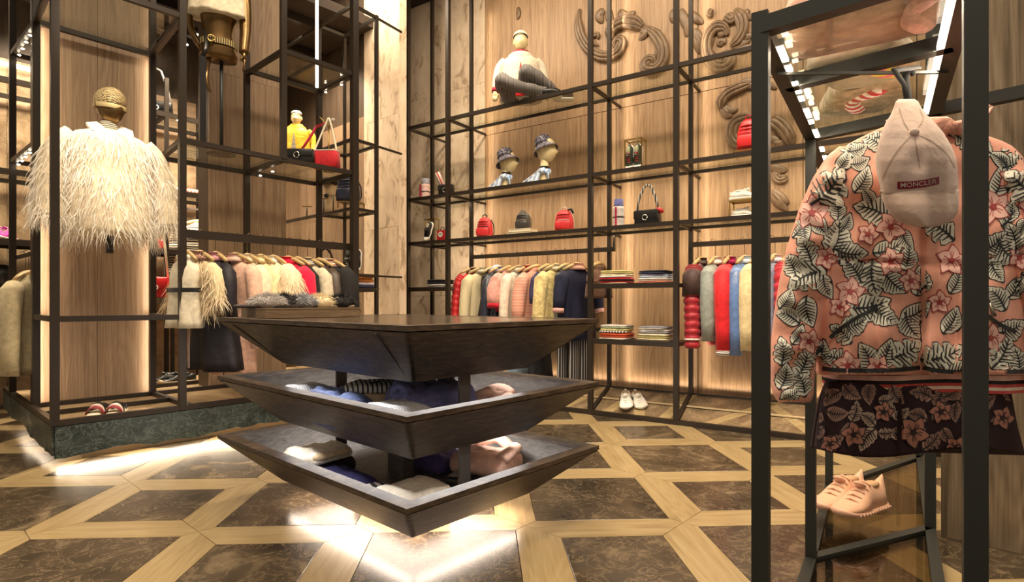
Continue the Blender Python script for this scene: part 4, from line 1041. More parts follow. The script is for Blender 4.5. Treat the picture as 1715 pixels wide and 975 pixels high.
for px, word, name, label, cat, m, k in L_:
    if px == 482: k['collar'] = MATS['cloth_raspberry']
    t = hang(px, 'left', word, name, label, cat, m, **k)
    if px == 311:
        z = -.42; build(MB().loft([[(.145*sup(math.cos(a), 2.6), .082*sup(math.sin(a), 2.6), zz) for a in [2*PI*i/28 for i in range(28)]] for zz in (-.40, -.43)], False), 'waist_band', BLACK, t, True)
        for x in (-.03, .0, .03):
            build(MB().box((x-.006, -.002, -.95), (x+.006, .002, -.60)), 'ribbon', striped('tricolor', (.45, .02, .03), (.8, .75, .65), 30, 0), t)
DENIM = fab('denim', (.10, .14, .22)); PK = fab('salmon', (.68, .34, .28))
M_ = [
 (794, 'red puffer coat', 'puffer_coat', 'red puffer coat at the left end of the middle wall rail', 'coat', fab('scarlet', (.60, .018, .022), rough=.45, shine=.5), dict(L=.62, W=.18, D=.07, sleeve=.55, sr=.055, puff=.05, collar=fab('dusk', (.10, .06, .07)))),
 (809, 'cream corduroy jacket', 'jacket', 'cream corduroy jacket with flap pockets next to the red puffer coat', 'jacket', striped('cord', (.60, .50, .28), (.78, .68, .46), 34, 0), dict(L=.66, W=.19, sleeve=.56, sr=.055, collar=fab('bone', (.80, .74, .58)), patch=fab('bone2', (.72, .62, .40)))),
 (824, 'black sheer dress', 'dress', 'black dress hanging on a bare wooden shoulder bar', 'dress', fab('pitch', (.014, .014, .02), rough=.4, shine=.5), dict(L=.66, W=.13, sleeve=0, hem=.19)),
 (839, 'navy hooded coat', 'hooded_coat', 'shiny dark navy coat with lilac grey hood on the middle wall rail', 'coat', fab('midnight', (.022, .026, .05), rough=.35, shine=.6), dict(L=.66, W=.18, sleeve=.56, hood=fab('lilac', (.42, .40, .50), wr=.6), collar=fab('lilac2', (.36, .34, .46)))),
 (854, 'pink tee', 'tee', 'pink short-sleeved top with red cuffs', 'top', PK, dict(L=.42, W=.19, sleeve=.24, sr=.065, wide_sleeve=1.25, cuff=fab('crimson', (.48, .01, .03)), hemband=fab('crimson', (.48, .01, .03)))),
 (869, 'white jacket', 'jacket', 'white satin jacket between the pink tee and the denim dress', 'jacket', fab('satin', (.76, .66, .52), rough=.4, shine=.5), dict(L=.64, W=.19, sleeve=.54, collar=fab('bone', (.80, .74, .58)))),
 (884, 'blue denim dress', 'denim_dress', 'faded blue denim dress behind the coral striped top', 'dress', DENIM, dict(L=.70, W=.15, sleeve=.0, hem=.2, collar=fab('redneck', (.5, .05, .05)))),
 (900, 'coral striped top', 'knit_sweater', 'coral and white striped knit top in the middle of the wall rail', 'top', striped('coral_stripe', (.68, .16, .09), (.78, .56, .44), 22, 2, dist=1), dict(L=.62, W=.18, sleeve=.40, sr=.06, wide_sleeve=1.15)),
 (917, 'navy dress', 'dress', 'plain navy dress with violet shoulder', 'dress', fab('navyviolet', (.045, .04, .10)), dict(L=.68, W=.17, sleeve=.22)),
 (933, 'pale yellow tweed jacket', 'tweed_jacket', 'pale yellow tweed jacket with red edging on the middle wall rail', 'jacket', fab('maize', (.66, .53, .24), var=.3, wr=.6), dict(L=.66, W=.20, D=.08, sleeve=.58, sr=.062, collar=fab('ecru', (.80, .72, .54)), front=fab('crimson', (.48, .01, .03)), patch=fab('cognac', (.2, .06, .03)))),
 (949, 'black and green dress', 'dress', 'black dress with thin grey stripes beside the pale yellow jacket', 'dress', striped('black_green', (.016, .018, .016), (.16, .17, .15), 7, 0), dict(L=.68, W=.14, sleeve=0, hem=.18)),
 (967, 'navy dress with pink neckline', 'dress', 'dark navy dress with pink neckline and red-white cuffs, right end of middle rail', 'dress', fab('marine', (.014, .016, .04)), dict(L=.70, W=.19, D=.08, sleeve=.28, sr=.06, collar=fab('pinkneck', (.74, .40, .32)), cuff=striped('red_white_cuff', (.5, .02, .03), (.8, .74, .66), 26, 2))),
 (1003, 'brown knit top', 'knit_sweater', 'brown knit top behind the rack post right of the navy dress', 'top', fab('mocha', (.17, .09, .06)), dict(L=.30, W=.15, sleeve=.0)),
]
for px, word, name, label, cat, m, k in M_: hang(px, 'mid', word, name, label, cat, m, **k)
R_ = [
 (1174, 'brown and red puffer jacket', 'puffer_jacket', 'puffer jacket with brown shoulders and red lower half, left end of right rail', 'jacket', fab('scarlet2', (.36, .012, .022), rough=.45, shine=.5), dict(L=.62, W=.20, D=.09, sleeve=.58, sr=.068, puff=.045, smat=fab('scarlet2', (.36, .012, .022)), collar=fab('chocolate', (.07, .04, .035), rough=.5))),
 (1198, 'grey green jacket', 'jacket', 'grey green jacket with white shoulders on the right wall rail', 'jacket', fab('sage', (.26, .29, .26), rough=.5, shine=.5), dict(L=.56, W=.19, D=.075, sleeve=.52, sr=.06, collar=fab('chalk', (.84, .80, .70)), front=BLACK)),
 (1222, 'bright red jacket', 'jacket', 'bright red jacket with white striped cuff on the right wall rail', 'jacket', fab('signal', (.62, .012, .018), rough=.6), dict(L=.58, W=.20, D=.08, sleeve=.60, sr=.062, collar=fab('magenta', (.40, .01, .08)), cuff=striped('white_black_cuff', (.05, .03, .03), (.85, .8, .7), 20, 2))),
 (1247, 'shiny blue jacket', 'jacket', 'shiny blue jacket with pale frilled collar on the right wall rail', 'jacket', fab('cobalt', (.10, .19, .42), rough=.3, shine=.6), dict(L=.66, W=.19, D=.075, sleeve=.62, sr=.055, collar=fab('frost', (.62, .70, .84), wr=.8))),
 (1272, 'beige raincoat', 'raincoat', 'beige raincoat half hidden by the black front post', 'coat', fab('camel', (.66, .54, .30)), dict(L=.60, W=.21, D=.08, sleeve=.58, sr=.06, collar=fab('bone', (.80, .74, .58)))),
 (1298, 'blue grey jacket', 'jacket', 'blue grey jacket visible just right of the black front post', 'jacket', fab('steel', (.20, .22, .30)), dict(L=.60, W=.19, sleeve=.56, collar=fab('frost2', (.66, .66, .70)))),
 (1322, 'red quilted jacket', 'puffer_jacket', 'red quilted jacket beside the sleeve of the floral jacket', 'jacket', fab('cherry', (.52, .012, .03), rough=.45, shine=.5), dict(L=.62, W=.20, D=.08, sleeve=.56, sr=.06, puff=.05)),
]
for px, word, name, label, cat, m, k in R_:
    t = hang(px, 'right', word, name, label, cat, m, **k)
    if px == 1174:
        ys = fabric('cloth_chocolate', (.07, .04, .035))
        prof = dense([(z, w*1.04, d*1.10) for z, w, d in torso_prof(.62, .20, .09, .2)[1:6]]+[(-.24, .212, .104)], 3)
        build(MB().loft([[(x, y, z-HANG_DROP+.012) for x, y, z in r] for r in grings(prof, 28)], False), 'yoke', ys, t, True)
        for sd in (-1, 1):
            pt = [p+V((0, 0, -HANG_DROP+.012)) for p in sleeve_path(sd, .20, .58)]
            build(MB().tube([pt[0], pt[1], pt[1].lerp(pt[2], .8)], [.062, .080, .080], 14), 'upper_sleeve', ys, t, True)
            e = pt[-2].lerp(pt[-1], .55); d = (pt[-1]-pt[-2]).normalized()
            build(MB().tube([e, e+d*.014], .064, 14), 'cuff_stripe', WHITE, t, True)
# striped trousers on the low rail
bar(WR, RW(RT[1], .36, .72), RW(RT[2], .36, .72), .012, .036, 'low_rail')
for px, lab, mt in ((950, 'black and white striped trousers on the low rail, left of the pair', None), (970, 'black and white striped trousers on the low rail, right of the pair', None)):
    t = thing('trousers', lab, 'trousers', RW(rwt(px, .36), .36, .70), WA+PI/2-.5, 'striped trousers on the low rail')
    TS = striped('trouser_stripe', (.014, .014, .018), (.36, .34, .32), 13, 0, duty=.66)
    for s in (-1, 1):
        build(MB().loft([[(s*.055+w*math.cos(a), .035*math.sin(a), z) for a in [2*PI*i/16 for i in range(16)]] for z, w in ((-.02, .06), (-.2, .062), (-.48, .055), (-.50, .054))]), 'trouser_leg', TS, t, True)
    build(MB().loft([[(.115*math.cos(a), .045*math.sin(a), z) for a in [2*PI*i/20 for i in range(20)]] for z in (.012, -.03)]), 'waistband', striped('red_white_cuff', (.5, .02, .03), (.8, .74, .66), 26, 2), t, True)
for px, c, lab in ((868, (.24, .34, .42), 'pale blue skirt on the low rail glimpsed under the table top'), (905, (.02, .02, .025), 'black skirt on the low rail glimpsed under the table top')):
    t = thing('skirt', lab, 'skirt', RW(rwt(px, .36), .36, .70), WA+PI/2)
    build(MB().loft(grings(dense([(0, .12, .04), (-.2, .16, .05), (-.5, .19, .06)], 4), 24, .2, 6, px)), 'panel', fab('sk%d' % px, c), t, True)

# ------------------------------------------------------------------ mannequin in the feather jacket
FT, FS_ = lwt(183, .45), .45
MP = LW(FT, FS_, 1.41)
t = thing('mannequin', 'bronze mannequin bust with knitted gold cap, wall-mounted in the left bay', 'mannequin', MP, UA)
m = MB(); head(m, .905, .083); build(m, 'head', BRONZE, t, True, rot=(0, 0, .38))
kn, nt, b = new_mat('gold_knit'); v = coords(nt)
w = nt.nodes.new('ShaderNodeTexWave'); w.bands_direction = 'DIAGONAL'; w.inputs['Scale'].default_value = 36; w.inputs['Distortion'].default_value = 5; w.inputs['Detail Scale'].default_value = 3; nt.links.new(v, w.inputs['Vector'])
nt.links.new(ramp(nt, w.outputs['Fac'], ((.2, (.16, .10, .04)), (.7, (.62, .48, .24)))), b.inputs['Base Color']); b.inputs['Metallic'].default_value = .4; b.inputs['Roughness'].default_value = .45; bump(nt, b, w.outputs['Fac'], .8, .004)
rings = []
for z, rr in ((.900, .087), (.925, .089), (.96, .087), (.99, .077), (1.015, .058), (1.032, .034), (1.04, .008)):
    rings.append([(rr*math.cos(a), rr*1.22*math.sin(a)-.004, z-.012*math.sin(a)*(1.04-z)*8-(.018 if math.sin(a) < -.2 and z < .91 else 0)) for a in [2*PI*i/24 for i in range(24)]])
build(MB().loft(rings), 'knitted_cap', kn, t, True, rot=(0, 0, .38))
build(MB().loft([[(r*math.cos(a), r*1.2*math.sin(a)-.006, z+.012*math.sin(a)) for a in [2*PI*i/24 for i in range(24)]] for r, z in ((.087, .885), (.091, .895), (.089, .915))], False), 'cap_band', plain('gold_band', (.60, .46, .22), .5, .3), t, True, rot=(0, 0, .38))
build(MB().lathe([(.062, .72), (.050, .76), (.047, .83)], 20), 'neck', BRONZE, t, True)
build(MB().lathe([(.060, .735), (.057, .76), (.053, .795), (.051, .80)], 22, cap=False), 'woven_collar', striped('woven_net', (.05, .04, .03), (.60, .52, .38), 26, 2), t, True)
build(MB().loft(grings(dense([(.73, .08, .06), (.70, .15, .08), (.62, .19, .10), (.40, .16, .10), (.05, .19, .11)], 3), 26)), 'torso', BRONZE, t, True)
build(MB().beam((0, .10, .45), (0, .46, .45), .03, .03), 'wall_bracket', STEEL, t)
build(MB().box((-.02, -.02, -.10), (.02, .02, .06)), 'stub', STEEL, t)
j = thing('feather_jacket', 'white ostrich feather jacket with pointed shirt collar on the bronze mannequin', 'jacket', MP, UA)
prof = dense([(.735, .085, .07), (.72, .13, .09), (.70, .19, .105), (.66, .235, .125), (.55, .25, .14), (.35, .255, .145), (.15, .26, .15), (.02, .265, .15)], 3)
jr = grings(prof, 36, .05, 7, 1)
build(MB().loft(jr), 'shell', fab('shell', (.82, .70, .50)), j, True)
m = MB(); strands(m, ring_pts(jr, 4600, .05, 1, 5), .15, .0055, .75, .55, 4, random.Random(5))
build(m, 'feathers', WHF, j, False, None, 'stuff')
for sd in (-1, 1):
    pth = smooth([V((sd*.20, 0, .66)), V((sd*.275, 0, .58)), V((sd*.32, -.02, .40)), V((sd*.335, -.05, .20)), V((sd*.335, -.07, .10))], 4)
    s_ = build(MB().tube(pth, .075, 14), 'sleeve', MATS['cloth_shell'], j, True)
    r = random.Random(sd+9); pp = []
    for _ in range(1500):
        f = r.random()*(len(pth)-1.001); i = int(f); c = pth[i].lerp(pth[i+1], f-i); a = r.random()*2*PI; nr = V((math.cos(a), math.sin(a), 0)); pp.append((c+nr*.07, nr))
    m = MB(); strands(m, pp, .13, .0055, .75, .55, 4, r); build(m, 'sleeve_feathers', WHF, s_, False, None, 'stuff')
    m = MB(); q = [V((sd*.015, -.085, .715)), V((sd*.12, -.10, .70)), V((sd*.135, -.02, .765)), V((sd*.07, .0, .79))]
    m.add(q+[p+V((0, .012, -.012)) for p in q], [(0,1,2,3),(7,6,5,4),(0,4,5,1),(1,5,6,2),(2,6,7,3),(3,7,4,0)]); build(m, 'collar', fab('collar_white', (.84, .76, .62)), j)
build(MB().ell((.01, -.125, .66), (.006, .004, .006), 8, 5), 'button', BLACK, j, True)

# striped slides on the plinth
for s, lab in ((-1, 'left'), (1, 'right')):
    p = LW(lwt(180, .16), .16, .285-.036)+V((.9, .2, 0)).normalized()*s*.052
    t = thing('slide_sandal', '%s slide sandal with pink and red bands under the feather jacket' % lab, 'sandal', p, .35, 'striped slides on the plinth')
    m = MB(); rings = []
    for k in range(13):
        f = k/12; hw = (.040+.010*math.sin(PI*min(1, (1-f)*1.3)))*min(1, (f*8+.2)**.5, ((1-f)*8+.2)**.5)
        rings.append([(hw*sup(math.cos(a), 3.5), -.12+.24*f, .014+.014*math.sin(a)) for a in [2*PI*i/14 for i in range(14)]])
    build(m.loft(rings), 'sole', plain('ivory_sole', (.76, .68, .50), .5), t, True)
    for y0, y1, mt in ((-.085, -.068, plain('burgundy_band', (.20, .012, .018), .5)), (-.068, -.052, plain('rose_band', (.50, .10, .11), .5)), (-.052, -.03, plain('white_band', (.82, .70, .62), .5)), (-.03, -.005, BLACK)):
        build(MB().loft([[(.047*math.cos(a), y, .020+(.040+(y+.085)*.35)*math.sin(a)) for a in [PI*i/14 for i in range(15)]]+[(.044*math.cos(a), y, .018+(.037+(y+.085)*.35)*math.sin(a)) for a in [PI-PI*i/14 for i in range(15)]] for y in (y0, y1)]), 'strap_band', mt, t, True)
    build(MB().tube([(-.035, .06, .02), (-.03, .10, .045), (0, .12, .055), (.03, .10, .045), (.035, .06, .02)], .007, 8), 'heel_strap', BLACK, t, True)

# bronze bust with a belt on the upper glass shelf
bx = lwt(366, .30); BP = LW(bx, .30, 2.095)
t = thing('mannequin_bust', 'bronze headless bust in a cropped cream top on a pole, upper left shelf', 'mannequin', BP, UA-.35)
m = MB().loft(grings([(.70, .125, .075), (.74, .135, .09), (.82, .112, .08), (.90, .10, .075), (1.0, .12, .085), (1.12, .15, .10), (1.25, .16, .10), (1.34, .12, .08), (1.38, .05, .05)], 28, 0, ex=2.2))
build(m, 'torso', BRONZE, t, True)
arm = smooth([V((.15, 0, 1.30)), V((.18, -.02, 1.15)), V((.185, -.05, .95)), V((.17, -.09, .76))], 5)
m = MB(); m.tube(arm, [.058-.0014*i for i in range(len(arm))], 12); hp = arm[-1]+V((0, -.012, -.04)); m.ell(hp, (.018, .030, .045), 10, 7)
for k in range(4): m.tube([hp+V((.004, (k-1.5)*.013, -.03)), hp+V((.000, (k-1.5)*.015-.004, -.068-.008*(k in (1, 2)))), hp+V((-.010, (k-1.5)*.014-.006, -.095-.010*(k in (1, 2))))], [.0085, .008, .005], 7)
m.tube([hp+V((-.01, -.024, 0)), hp+V((-.022, -.042, -.025)), hp+V((-.026, -.044, -.05))], [.010, .009, .006], 7)
o = build(m, 'arm', BRONZE, t, True); rm = o.modifiers.new('join', 'REMESH'); rm.mode = 'VOXEL'; rm.voxel_size = .0045; rm.use_smooth_shade = True
m = MB(); arm2 = smooth([V((-.165, 0, 1.30)), V((-.20, .03, 1.15)), V((-.19, .06, .95)), V((-.12, .06, .80))], 5); m.tube(arm2, [.040-.0013*i for i in range(len(arm2))], 12); build(m, 'arm', BRONZE, t, True)
m = MB(); q = smooth([V((-.07, -.02, .70)), V((-.075, -.03, .60)), V((-.085, -.04, .54)), V((-.07, -.05, .47)), V((-.05, -.05, .44))], 4); m.tube(q, [.02, .02, .018, .016, .015, .016, .018, .020, .022, .022, .02, .018, .015, .012, .01, .008, .006], 10); build(m, 'hanging_hand', BRONZE, t, True)
build(MB().loft(grings(dense([(1.40, .08, .06), (1.36, .14, .09), (1.25, .19, .125), (1.08, .20, .13), (1.02, .205, .135)], 3), 28, .10, 6)), 'cropped_top', fab('crop', (.74, .64, .46)), t, True)
build(MB().loft([[(.128*math.cos(a), .093*math.sin(a), z) for a in [2*PI*i/26 for i in range(26)]] for z in (.80, .845)], False), 'belt', striped('gold_belt', (.05, .035, .015), (.42, .32, .12), 20, 0), t, True)
build(MB().tube([(-.05+.022*math.cos(a), -.098, .822+.024*math.sin(a)) for a in [2*PI*i/12 for i in range(13)]], .005, 6), 'buckle', BRASS, t, True)
build(MB().tube([(0.02, 0, .01), (0.02, 0, .72)], .013, 12), 'pole', STEELB, t, True); build(MB().lathe([(.10, -.006), (.10, .004), (.02, .012)], 24, (0.02, 0, 0)), 'foot', STEELB, t, True)
t = thing('belt_strap', 'long black leather strap hanging beside the bronze bust', 'belt', LW(lwt(340, .20), .20, 2.10), UA)
build(MB().box((-.020, -.004, 0), (.020, .004, .66)), 'strap', BLACK, t); build(MB().tube([(.0, 0, .66), (.02, 0, .72), (.04, .05, .80), (.06, .10, .90)], .016, 8, True, .5), 'strap_top', BLACK, t, True)

# red bag and black waist bag in front of the yellow mannequin
HB = LW(lwt(546, .14), .14, 2.098)
t = handbag('large red handbag with white cord strap hanging from a gilt stand', HB, UA-.9, fabric('red_canvas', (.50, .012, .02), .7), .23, .14, .12, None, None, 'bags on the left rack', lid=False, slant=0)
build(MB().rbox((-.108, -.058, .136), (.108, .058, .144), .04), 'white_top', WHITE, t)
CORD = plain('white_cord', (.82, .74, .56), .7)
build(MB().tube(smooth([V((-.10, -.02, .13)), V((-.06, 0, .24)), V((0, .02, .40)), V((.02, .02, .42)), V((.06, 0, .30)), V((.10, -.02, .14))], 4), .008, 8), 'cord_strap', CORD, t, True)
t = thing('display_stand', 'gilt branching stand holding the red bag strap and a red scarf', 'stand', HB+V((-.02, .07, 0)), UA-.9, 'gilt stand')
build(MB().tube([(0, .06, 0), (0, .05, .40)], .006, 8), 'stem', BRASS, t, True); build(MB().tube([(0, .05, .39), (-.08, .04, .47)], .006, 8), 'branch', BRASS, t, True); build(MB().tube([(0, .05, .38), (.04, .04, .43)], .006, 8), 'branch', BRASS, t, True); build(MB().ell((.045, .035, .44), (.022, .018, .014), 10, 6), 'knob', WHITE, t, True); build(MB().lathe([(.05, 0), (.05, .006), (.01, .010)], 18, (0, .06, 0)), 'foot', BRASS, t, True)
t = thing('scarf', 'red scarf hanging from the gilt stand before the yellow jacket', 'scarf', HB+V((-.05, .02, 0)), UA-.9)
m = MB(); rr = []
for p, w_ in ((V((.0, .04, .39)), .02), (V((-.05, .02, .36)), .03), (V((-.08, 0, .29)), .035), (V((-.12, -.01, .22)), .045), (V((-.15, -.02, .17)), .05)): rr.append([p+V((w_*math.cos(a)*.7, .018*math.sin(a), w_*math.cos(a)*.7)) for a in [2*PI*i/12 for i in range(12)]])
build(m.loft(rr), 'cloth', fab('scarf_red', (.60, .03, .06)), t, True)
handbag('black waist bag with silver buckle in front of the yellow mannequin', LW(lwt(500, .12), .12, 2.098), UA-.8, BLACK, .26, .10, .08, None, plain('chrome', (.7, .68, .62), .2, 1), 'bags on the left rack', strap_h=.24)
backpack('navy blue backpack hanging on the pier rack behind the tall corner post', LW(2.27, .52, 1.92), UA-.9, fabric('navy_nylon', (.020, .024, .055), .4, .2, .3, 20, 0, .6), .22, .25, .14, BLACK, 'backpack on the pier rack')
build(MB().box((-.12, -.10, 1.853), (.12, .10, 1.917)), 'x', BRASS) if False else None
t = frame_stand('brass riser under the navy backpack on the pier rack', LW(2.30, .52, 1.855), UA-.9, .2, .062, .15)
# pier rack shelves: busts, glasses stands, shoes, folded pile
def tstand(label, loc, h, glasses=None, gl=None):
    t = thing('display_stand', label, 'stand', loc, UA-.8, 'small T stands on the pier rack')
    build(MB().tube([(0, 0, .004), (0, 0, h)], .006, 8), 'stem', STEELB, t, True); build(MB().beam((-.05, 0, h), (.05, 0, h), .01, .01), 'bar', BRASS, t); build(MB().lathe([(.035, 0), (.035, .006)], 16), 'foot', STEELB, t)
    if glasses:
        g = thing('sunglasses', gl, 'sunglasses', loc+V((0, 0, h+.006)), UA-.8)
        for s in (-1, 1): build(MB().ell((s*.034, -.02, .022), (.030, .006, .024), 12, 6), 'lens', BLACK, g, True); build(MB().beam((s*.065, -.02, .03), (s*.062, .08, .028), .004, .006), 'temple', BLACK, g)
        build(MB().beam((-.01, -.02, .03), (.01, -.02, .03), .004, .004), 'bridge', BLACK, g)
tstand('short T stand at the left of the pier rack', LW(2.30, 1.36, 1.855), .12); tstand('T stand carrying dark sunglasses on the pier rack', LW(2.30, 1.02, 1.855), .16, True, 'dark round sunglasses on a T stand'); tstand('taller empty T stand beside the sunglasses', LW(2.30, .84, 1.855), .17)
t = thing('mannequin_bust', 'pale wood-coloured neck bust wearing a dark hat on the pier rack', 'mannequin', LW(2.40, 1.10, 1.855), UA-.8)
build(MB().lathe([(.10, 0), (.085, .10), (.075, .22), (.09, .30), (.06, .335)], 22), 'bust', plain('linen_bust', (.56, .38, .22), .7), t, True)
t = thing('flat_hat', 'dark flat cap lying on the pale neck bust', 'hat', LW(2.40, 1.10, 2.192), UA-.8)
build(MB().lathe([(.105, 0), (.11, .02), (.08, .05), (.02, .06)], 22), 'crown', fab('cap_black', (.03, .025, .02)), t, True); build(MB().ell((.0, -.11, .006), (.08, .06, .007), 14, 5), 'visor', BLACK, t, True)
t = handbag('white tote bag with dark handle on the pier rack', LW(2.32, 1.02, 1.244), UA-.8, WHITE, .17, .17, .08, BLACK, None, 'bags on the pier rack', strap_h=.10, lid=False)
for i, s in enumerate((.62, .54, .47)):
    o = shoe('%s black and white trainer standing on its heel on the pier rack' % ('left', 'middle', 'right')[i], LW(2.34, s, 1.244+.118), 0, (BLACK, WHITE, BLACK, WHITE), .23, .08, .08, 'black trainers on the pier rack'); o.rotation_euler = (math.radians(75), 0, UA-.9)
folded('folded_knitwear', 'orange folded top on the low bar of the pier rack', 'garment', LW(2.36, .55, 1.165), UA, (.26, .3, .055), [fm('tangerine', (.62, .22, .04))], 'folded tops on the pier rack')
folded('folded_knitwear', 'navy folded top with white edge under the orange one', 'garment', LW(2.36, .55, 1.110), UA, (.28, .32, .05), [NVY, fm('lilacw', (.6, .55, .62))], 'folded tops on the pier rack')
build(MB().box((2.22, .38, 1.095), (2.52, .94, 1.108)), 'wood_shelf', DARKW, PR, loc=C0, rot=(0, 0, UA))
t = thing('garment_bag', 'narrow yellow dress hanging below the pier rack', 'dress', LW(2.20, .62, 1.07), UA)
build(MB().loft(grings(dense([(0, .05, .02), (-.05, .08, .04), (-.8, .10, .05)], 4), 18, .15, 5)), 'body', fab('acid', (.58, .44, .03)), t, True)

# ------------------------------------------------------------------ back room beyond the rack
BR = thing('back_rack', 'dark steel rack with lamps at the back of the room, seen through the left rack', 'rack')
for tt in (-1.0, -.1, .75, 1.30, 1.78, 2.4): 
    post(BR, LW(tt, 2.40), 0, 3.3, UA, .036); post(BR, LW(tt, 2.92), 0, 3.3, UA, .03)
for h in (1.03, 1.50, 2.12, 2.92):
    bar(BR, LW(-1.0, 2.40, h), LW(2.4, 2.40, h), .03, .05); bar(BR, LW(-1.0, 2.92, h), LW(2.4, 2.92, h), .03, .04)
    for tt in (-1.0, -.1, .75, 1.30, 1.78, 2.4): bar(BR, LW(tt, 2.40, h), LW(tt, 2.92, h), .03, .04)
    plate(BR, [LW(-1, 2.41), LW(2.4, 2.41), LW(2.4, 2.91), LW(-1, 2.91)], h+.022, .01, 'wood_shelf' if h < 2 else 'glass_shelf', DARKW if h < 2 else GLASS)
for h, tts in ((2.90, (1.12, 1.40, 1.70)), (2.095, (1.05, 1.38, 1.66)), (1.475, (1.12,))):
    for tt in tts: led_dot(LW(tt, 2.37, h-.02), BR, .014); area(LW(tt, 2.45, h-.05), LW(tt, 2.45, 0), .3, .1, 5, WARM, math.radians(140), 'shelf_lamp')
SPT = thing('ceiling_spotlight', 'left small round spotlight in the dark back ceiling', 'lamp', at(262, 80, 6.3), 0, 'spotlights in the back ceiling')
def spotlamp(t):
    build(MB().lathe([(.035, .0), (.035, .05), (.03, .09)], 14), 'housing', BLACK, t, True); build(MB().ell((0, 0, -.002), (.026, .026, .008), 12, 4), 'lamp_glow', LEDS, t, True)
spotlamp(SPT)
for x, y, Y, lab in ((311, 74, 6.3, 'middle'), (328, 57, 6.1, 'right')):
    c = copy_tree(SPT); c.location = at(x, y, Y); c['label'] = '%s small round spotlight in the dark back ceiling' % lab
for (tt, s, p) in ((-.3, 1.9, 40), (1.3, 1.9, 45), (2.4, 1.5, 40), (.4, 2.2, 36)):
    area(LW(tt, s, 3.75), LW(tt, s+.5, 0), .4, .4, p, WARM, math.radians(130), 'back_downlight')
t = handbag('black handbag with tall silver handle on the back shelf', LW(lwt(263, 2.62), 2.62, 2.953), UA-.4, BLACK, .30, .14, .12, plain('silver_cord', (.6, .58, .52), .4, .6), None, 'bags on the back rack', strap_h=.36)
t = handbag('small red bag with long straps hanging in the back room', LW(lwt(264, 2.2), 2.2, 1.02), UA-.6, REDL, .22, .20, .10, CORD, None, 'bags in the back room', strap_h=.62)
t = thing('display_stand', 'slim black stool under the small red hanging bag', 'stand', LW(lwt(264, 2.2), 2.2, 0), UA)
build(MB().box((-.2, -.15, .96), (.2, .15, 1.018)), 'top', DARKW, t)
for a, b in ((-.17, -.12), (.17, -.12), (-.17, .12), (.17, .12)): build(MB().beam((a, b, 0), (a, b, .96), .03, .03), 'leg', STEEL, t)
build(MB().rbox((-.08, -.06, 0), (.08, .06, .10), .02), 'body', REDL, thing('box_bag', 'tiny red box bag on the back shelf below the lamp row', 'bag', LW(lwt(264, 2.6), 2.6, 1.535), UA), True)
t = garment('striped_jacket', 'black and silver striped fur jacket on a back-room stand', 'jacket', LW(lwt(333, 2.55), 2.55, 2.02), UA, None, striped('silver_black', (.02, .018, .016), (.46, .40, .30), 12, 2, dist=2), L=.52, W=.20, D=.11, sleeve=.45, sr=.07, puff=.075, seed=4)
hanger(LW(lwt(333, 2.55), 2.55, 2.02), UA, 'wooden hanger inside the striped fur jacket in the back room', None, .18)
bar(BR, LW(.8, 2.55, 1.995), LW(1.78, 2.55, 1.995), .02, .02, 'hanging_rail')
t = thing('scarf', 'pink and white striped scarf folded on the back shelf', 'scarf', LW(lwt(325, 2.65), 2.65, 2.153), UA)
build(MB().rbox((-.22, -.12, 0), (.22, .12, .06), .05), 'cloth', striped('pink_diag', (.60, .20, .18), (.74, .62, .48), 9, 0, dist=2), t, True)
t = handbag('orange tote bag on the back shelf near the second pilaster', LW(lwt(349, 2.65), 2.65, 2.153), UA, fab('orange_tote', (.60, .20, .06)), .18, .20, .09, None, None, 'bags on the back rack', lid=False)
# left edge of the picture
for i, px in enumerate((-2, 9)):
    o = shoe('%s magenta and white trainer on the far left back shelf' % ('left', 'right')[i], LW(lwt(px, 2.6), 2.6, 1.535), UA-.75, (plain('magenta_shoe', (.62, .02, .38), .5), WHITE, WHITE, WHITE), .24, .10, .12, 'magenta trainers on the back shelf')
t = thing('bag', 'black fur pouch on the shelf below the magenta trainers', 'bag', LW(lwt(4, 2.6), 2.6, 1.064), UA)
build(MB().ell((0, 0, .13), (.10, .08, .12), 16, 10), 'body', BLACK, t, True); build(MB().box((-.05, -.05, 0), (.05, .05, .03)), 'base', BLACK, t)
folded('folded_knitwear', 'green, white and red folded knit at the left edge', 'garment', LW(lwt(2, 2.3), 2.3, .86), UA-.2, (.34, .26, .16), [striped('italian', (.55, .02, .03), (.75, .72, .64), 5, 0), fm('emerald', (.03, .22, .06))], None, 3)
t = thing('low_table', 'dark low display table at the left edge under the folded knit', 'table', LW(lwt(2, 2.3), 2.3, 0), UA)
build(MB().box((-.35, -.25, .82), (.35, .25, .858)), 'top', DARKW, t)
for a, b in ((-.32, -.22), (.32, -.22), (-.32, .22), (.32, .22)): build(MB().beam((a, b, 0), (a, b, .82), .03, .03), 'leg', STEEL, t)
p = LW(.05, 1.40, 1.345)
bar(LR, LW(.05, .9, 1.32), LW(.02, 1.6, 1.32), .014, .03, 'hanging_rail')
hanger(p, 1.85, 'wooden hanger holding the quilted beige jacket', 'hangers at the left edge', .16)
q_, nt, b = new_mat('quilted'); ch = nt.nodes.new('ShaderNodeTexChecker'); ch.inputs['Scale'].default_value = 22
mp_ = coords(nt, (1, .4, 1)); nt.links.new(mp_, ch.inputs['Vector']); nz = ntex(nt, coords(nt), 24, 2); b.inputs['Base Color'].default_value = (.60, .50, .30, 1); b.inputs['Roughness'].default_value = .6; bump(nt, b, nz, .8, .02)
garment('quilted_jacket', 'quilted beige jacket with black lining edge at the left picture edge', 'jacket', p, 1.85, None, q_, L=.62, W=.20, D=.09, sleeve=.55, sr=.065, seed=2, front=BLACK, hem=.21)
hanger(p-VV*.14, 1.8, 'wooden hanger holding the plain beige coat', 'hangers at the left edge', .16)
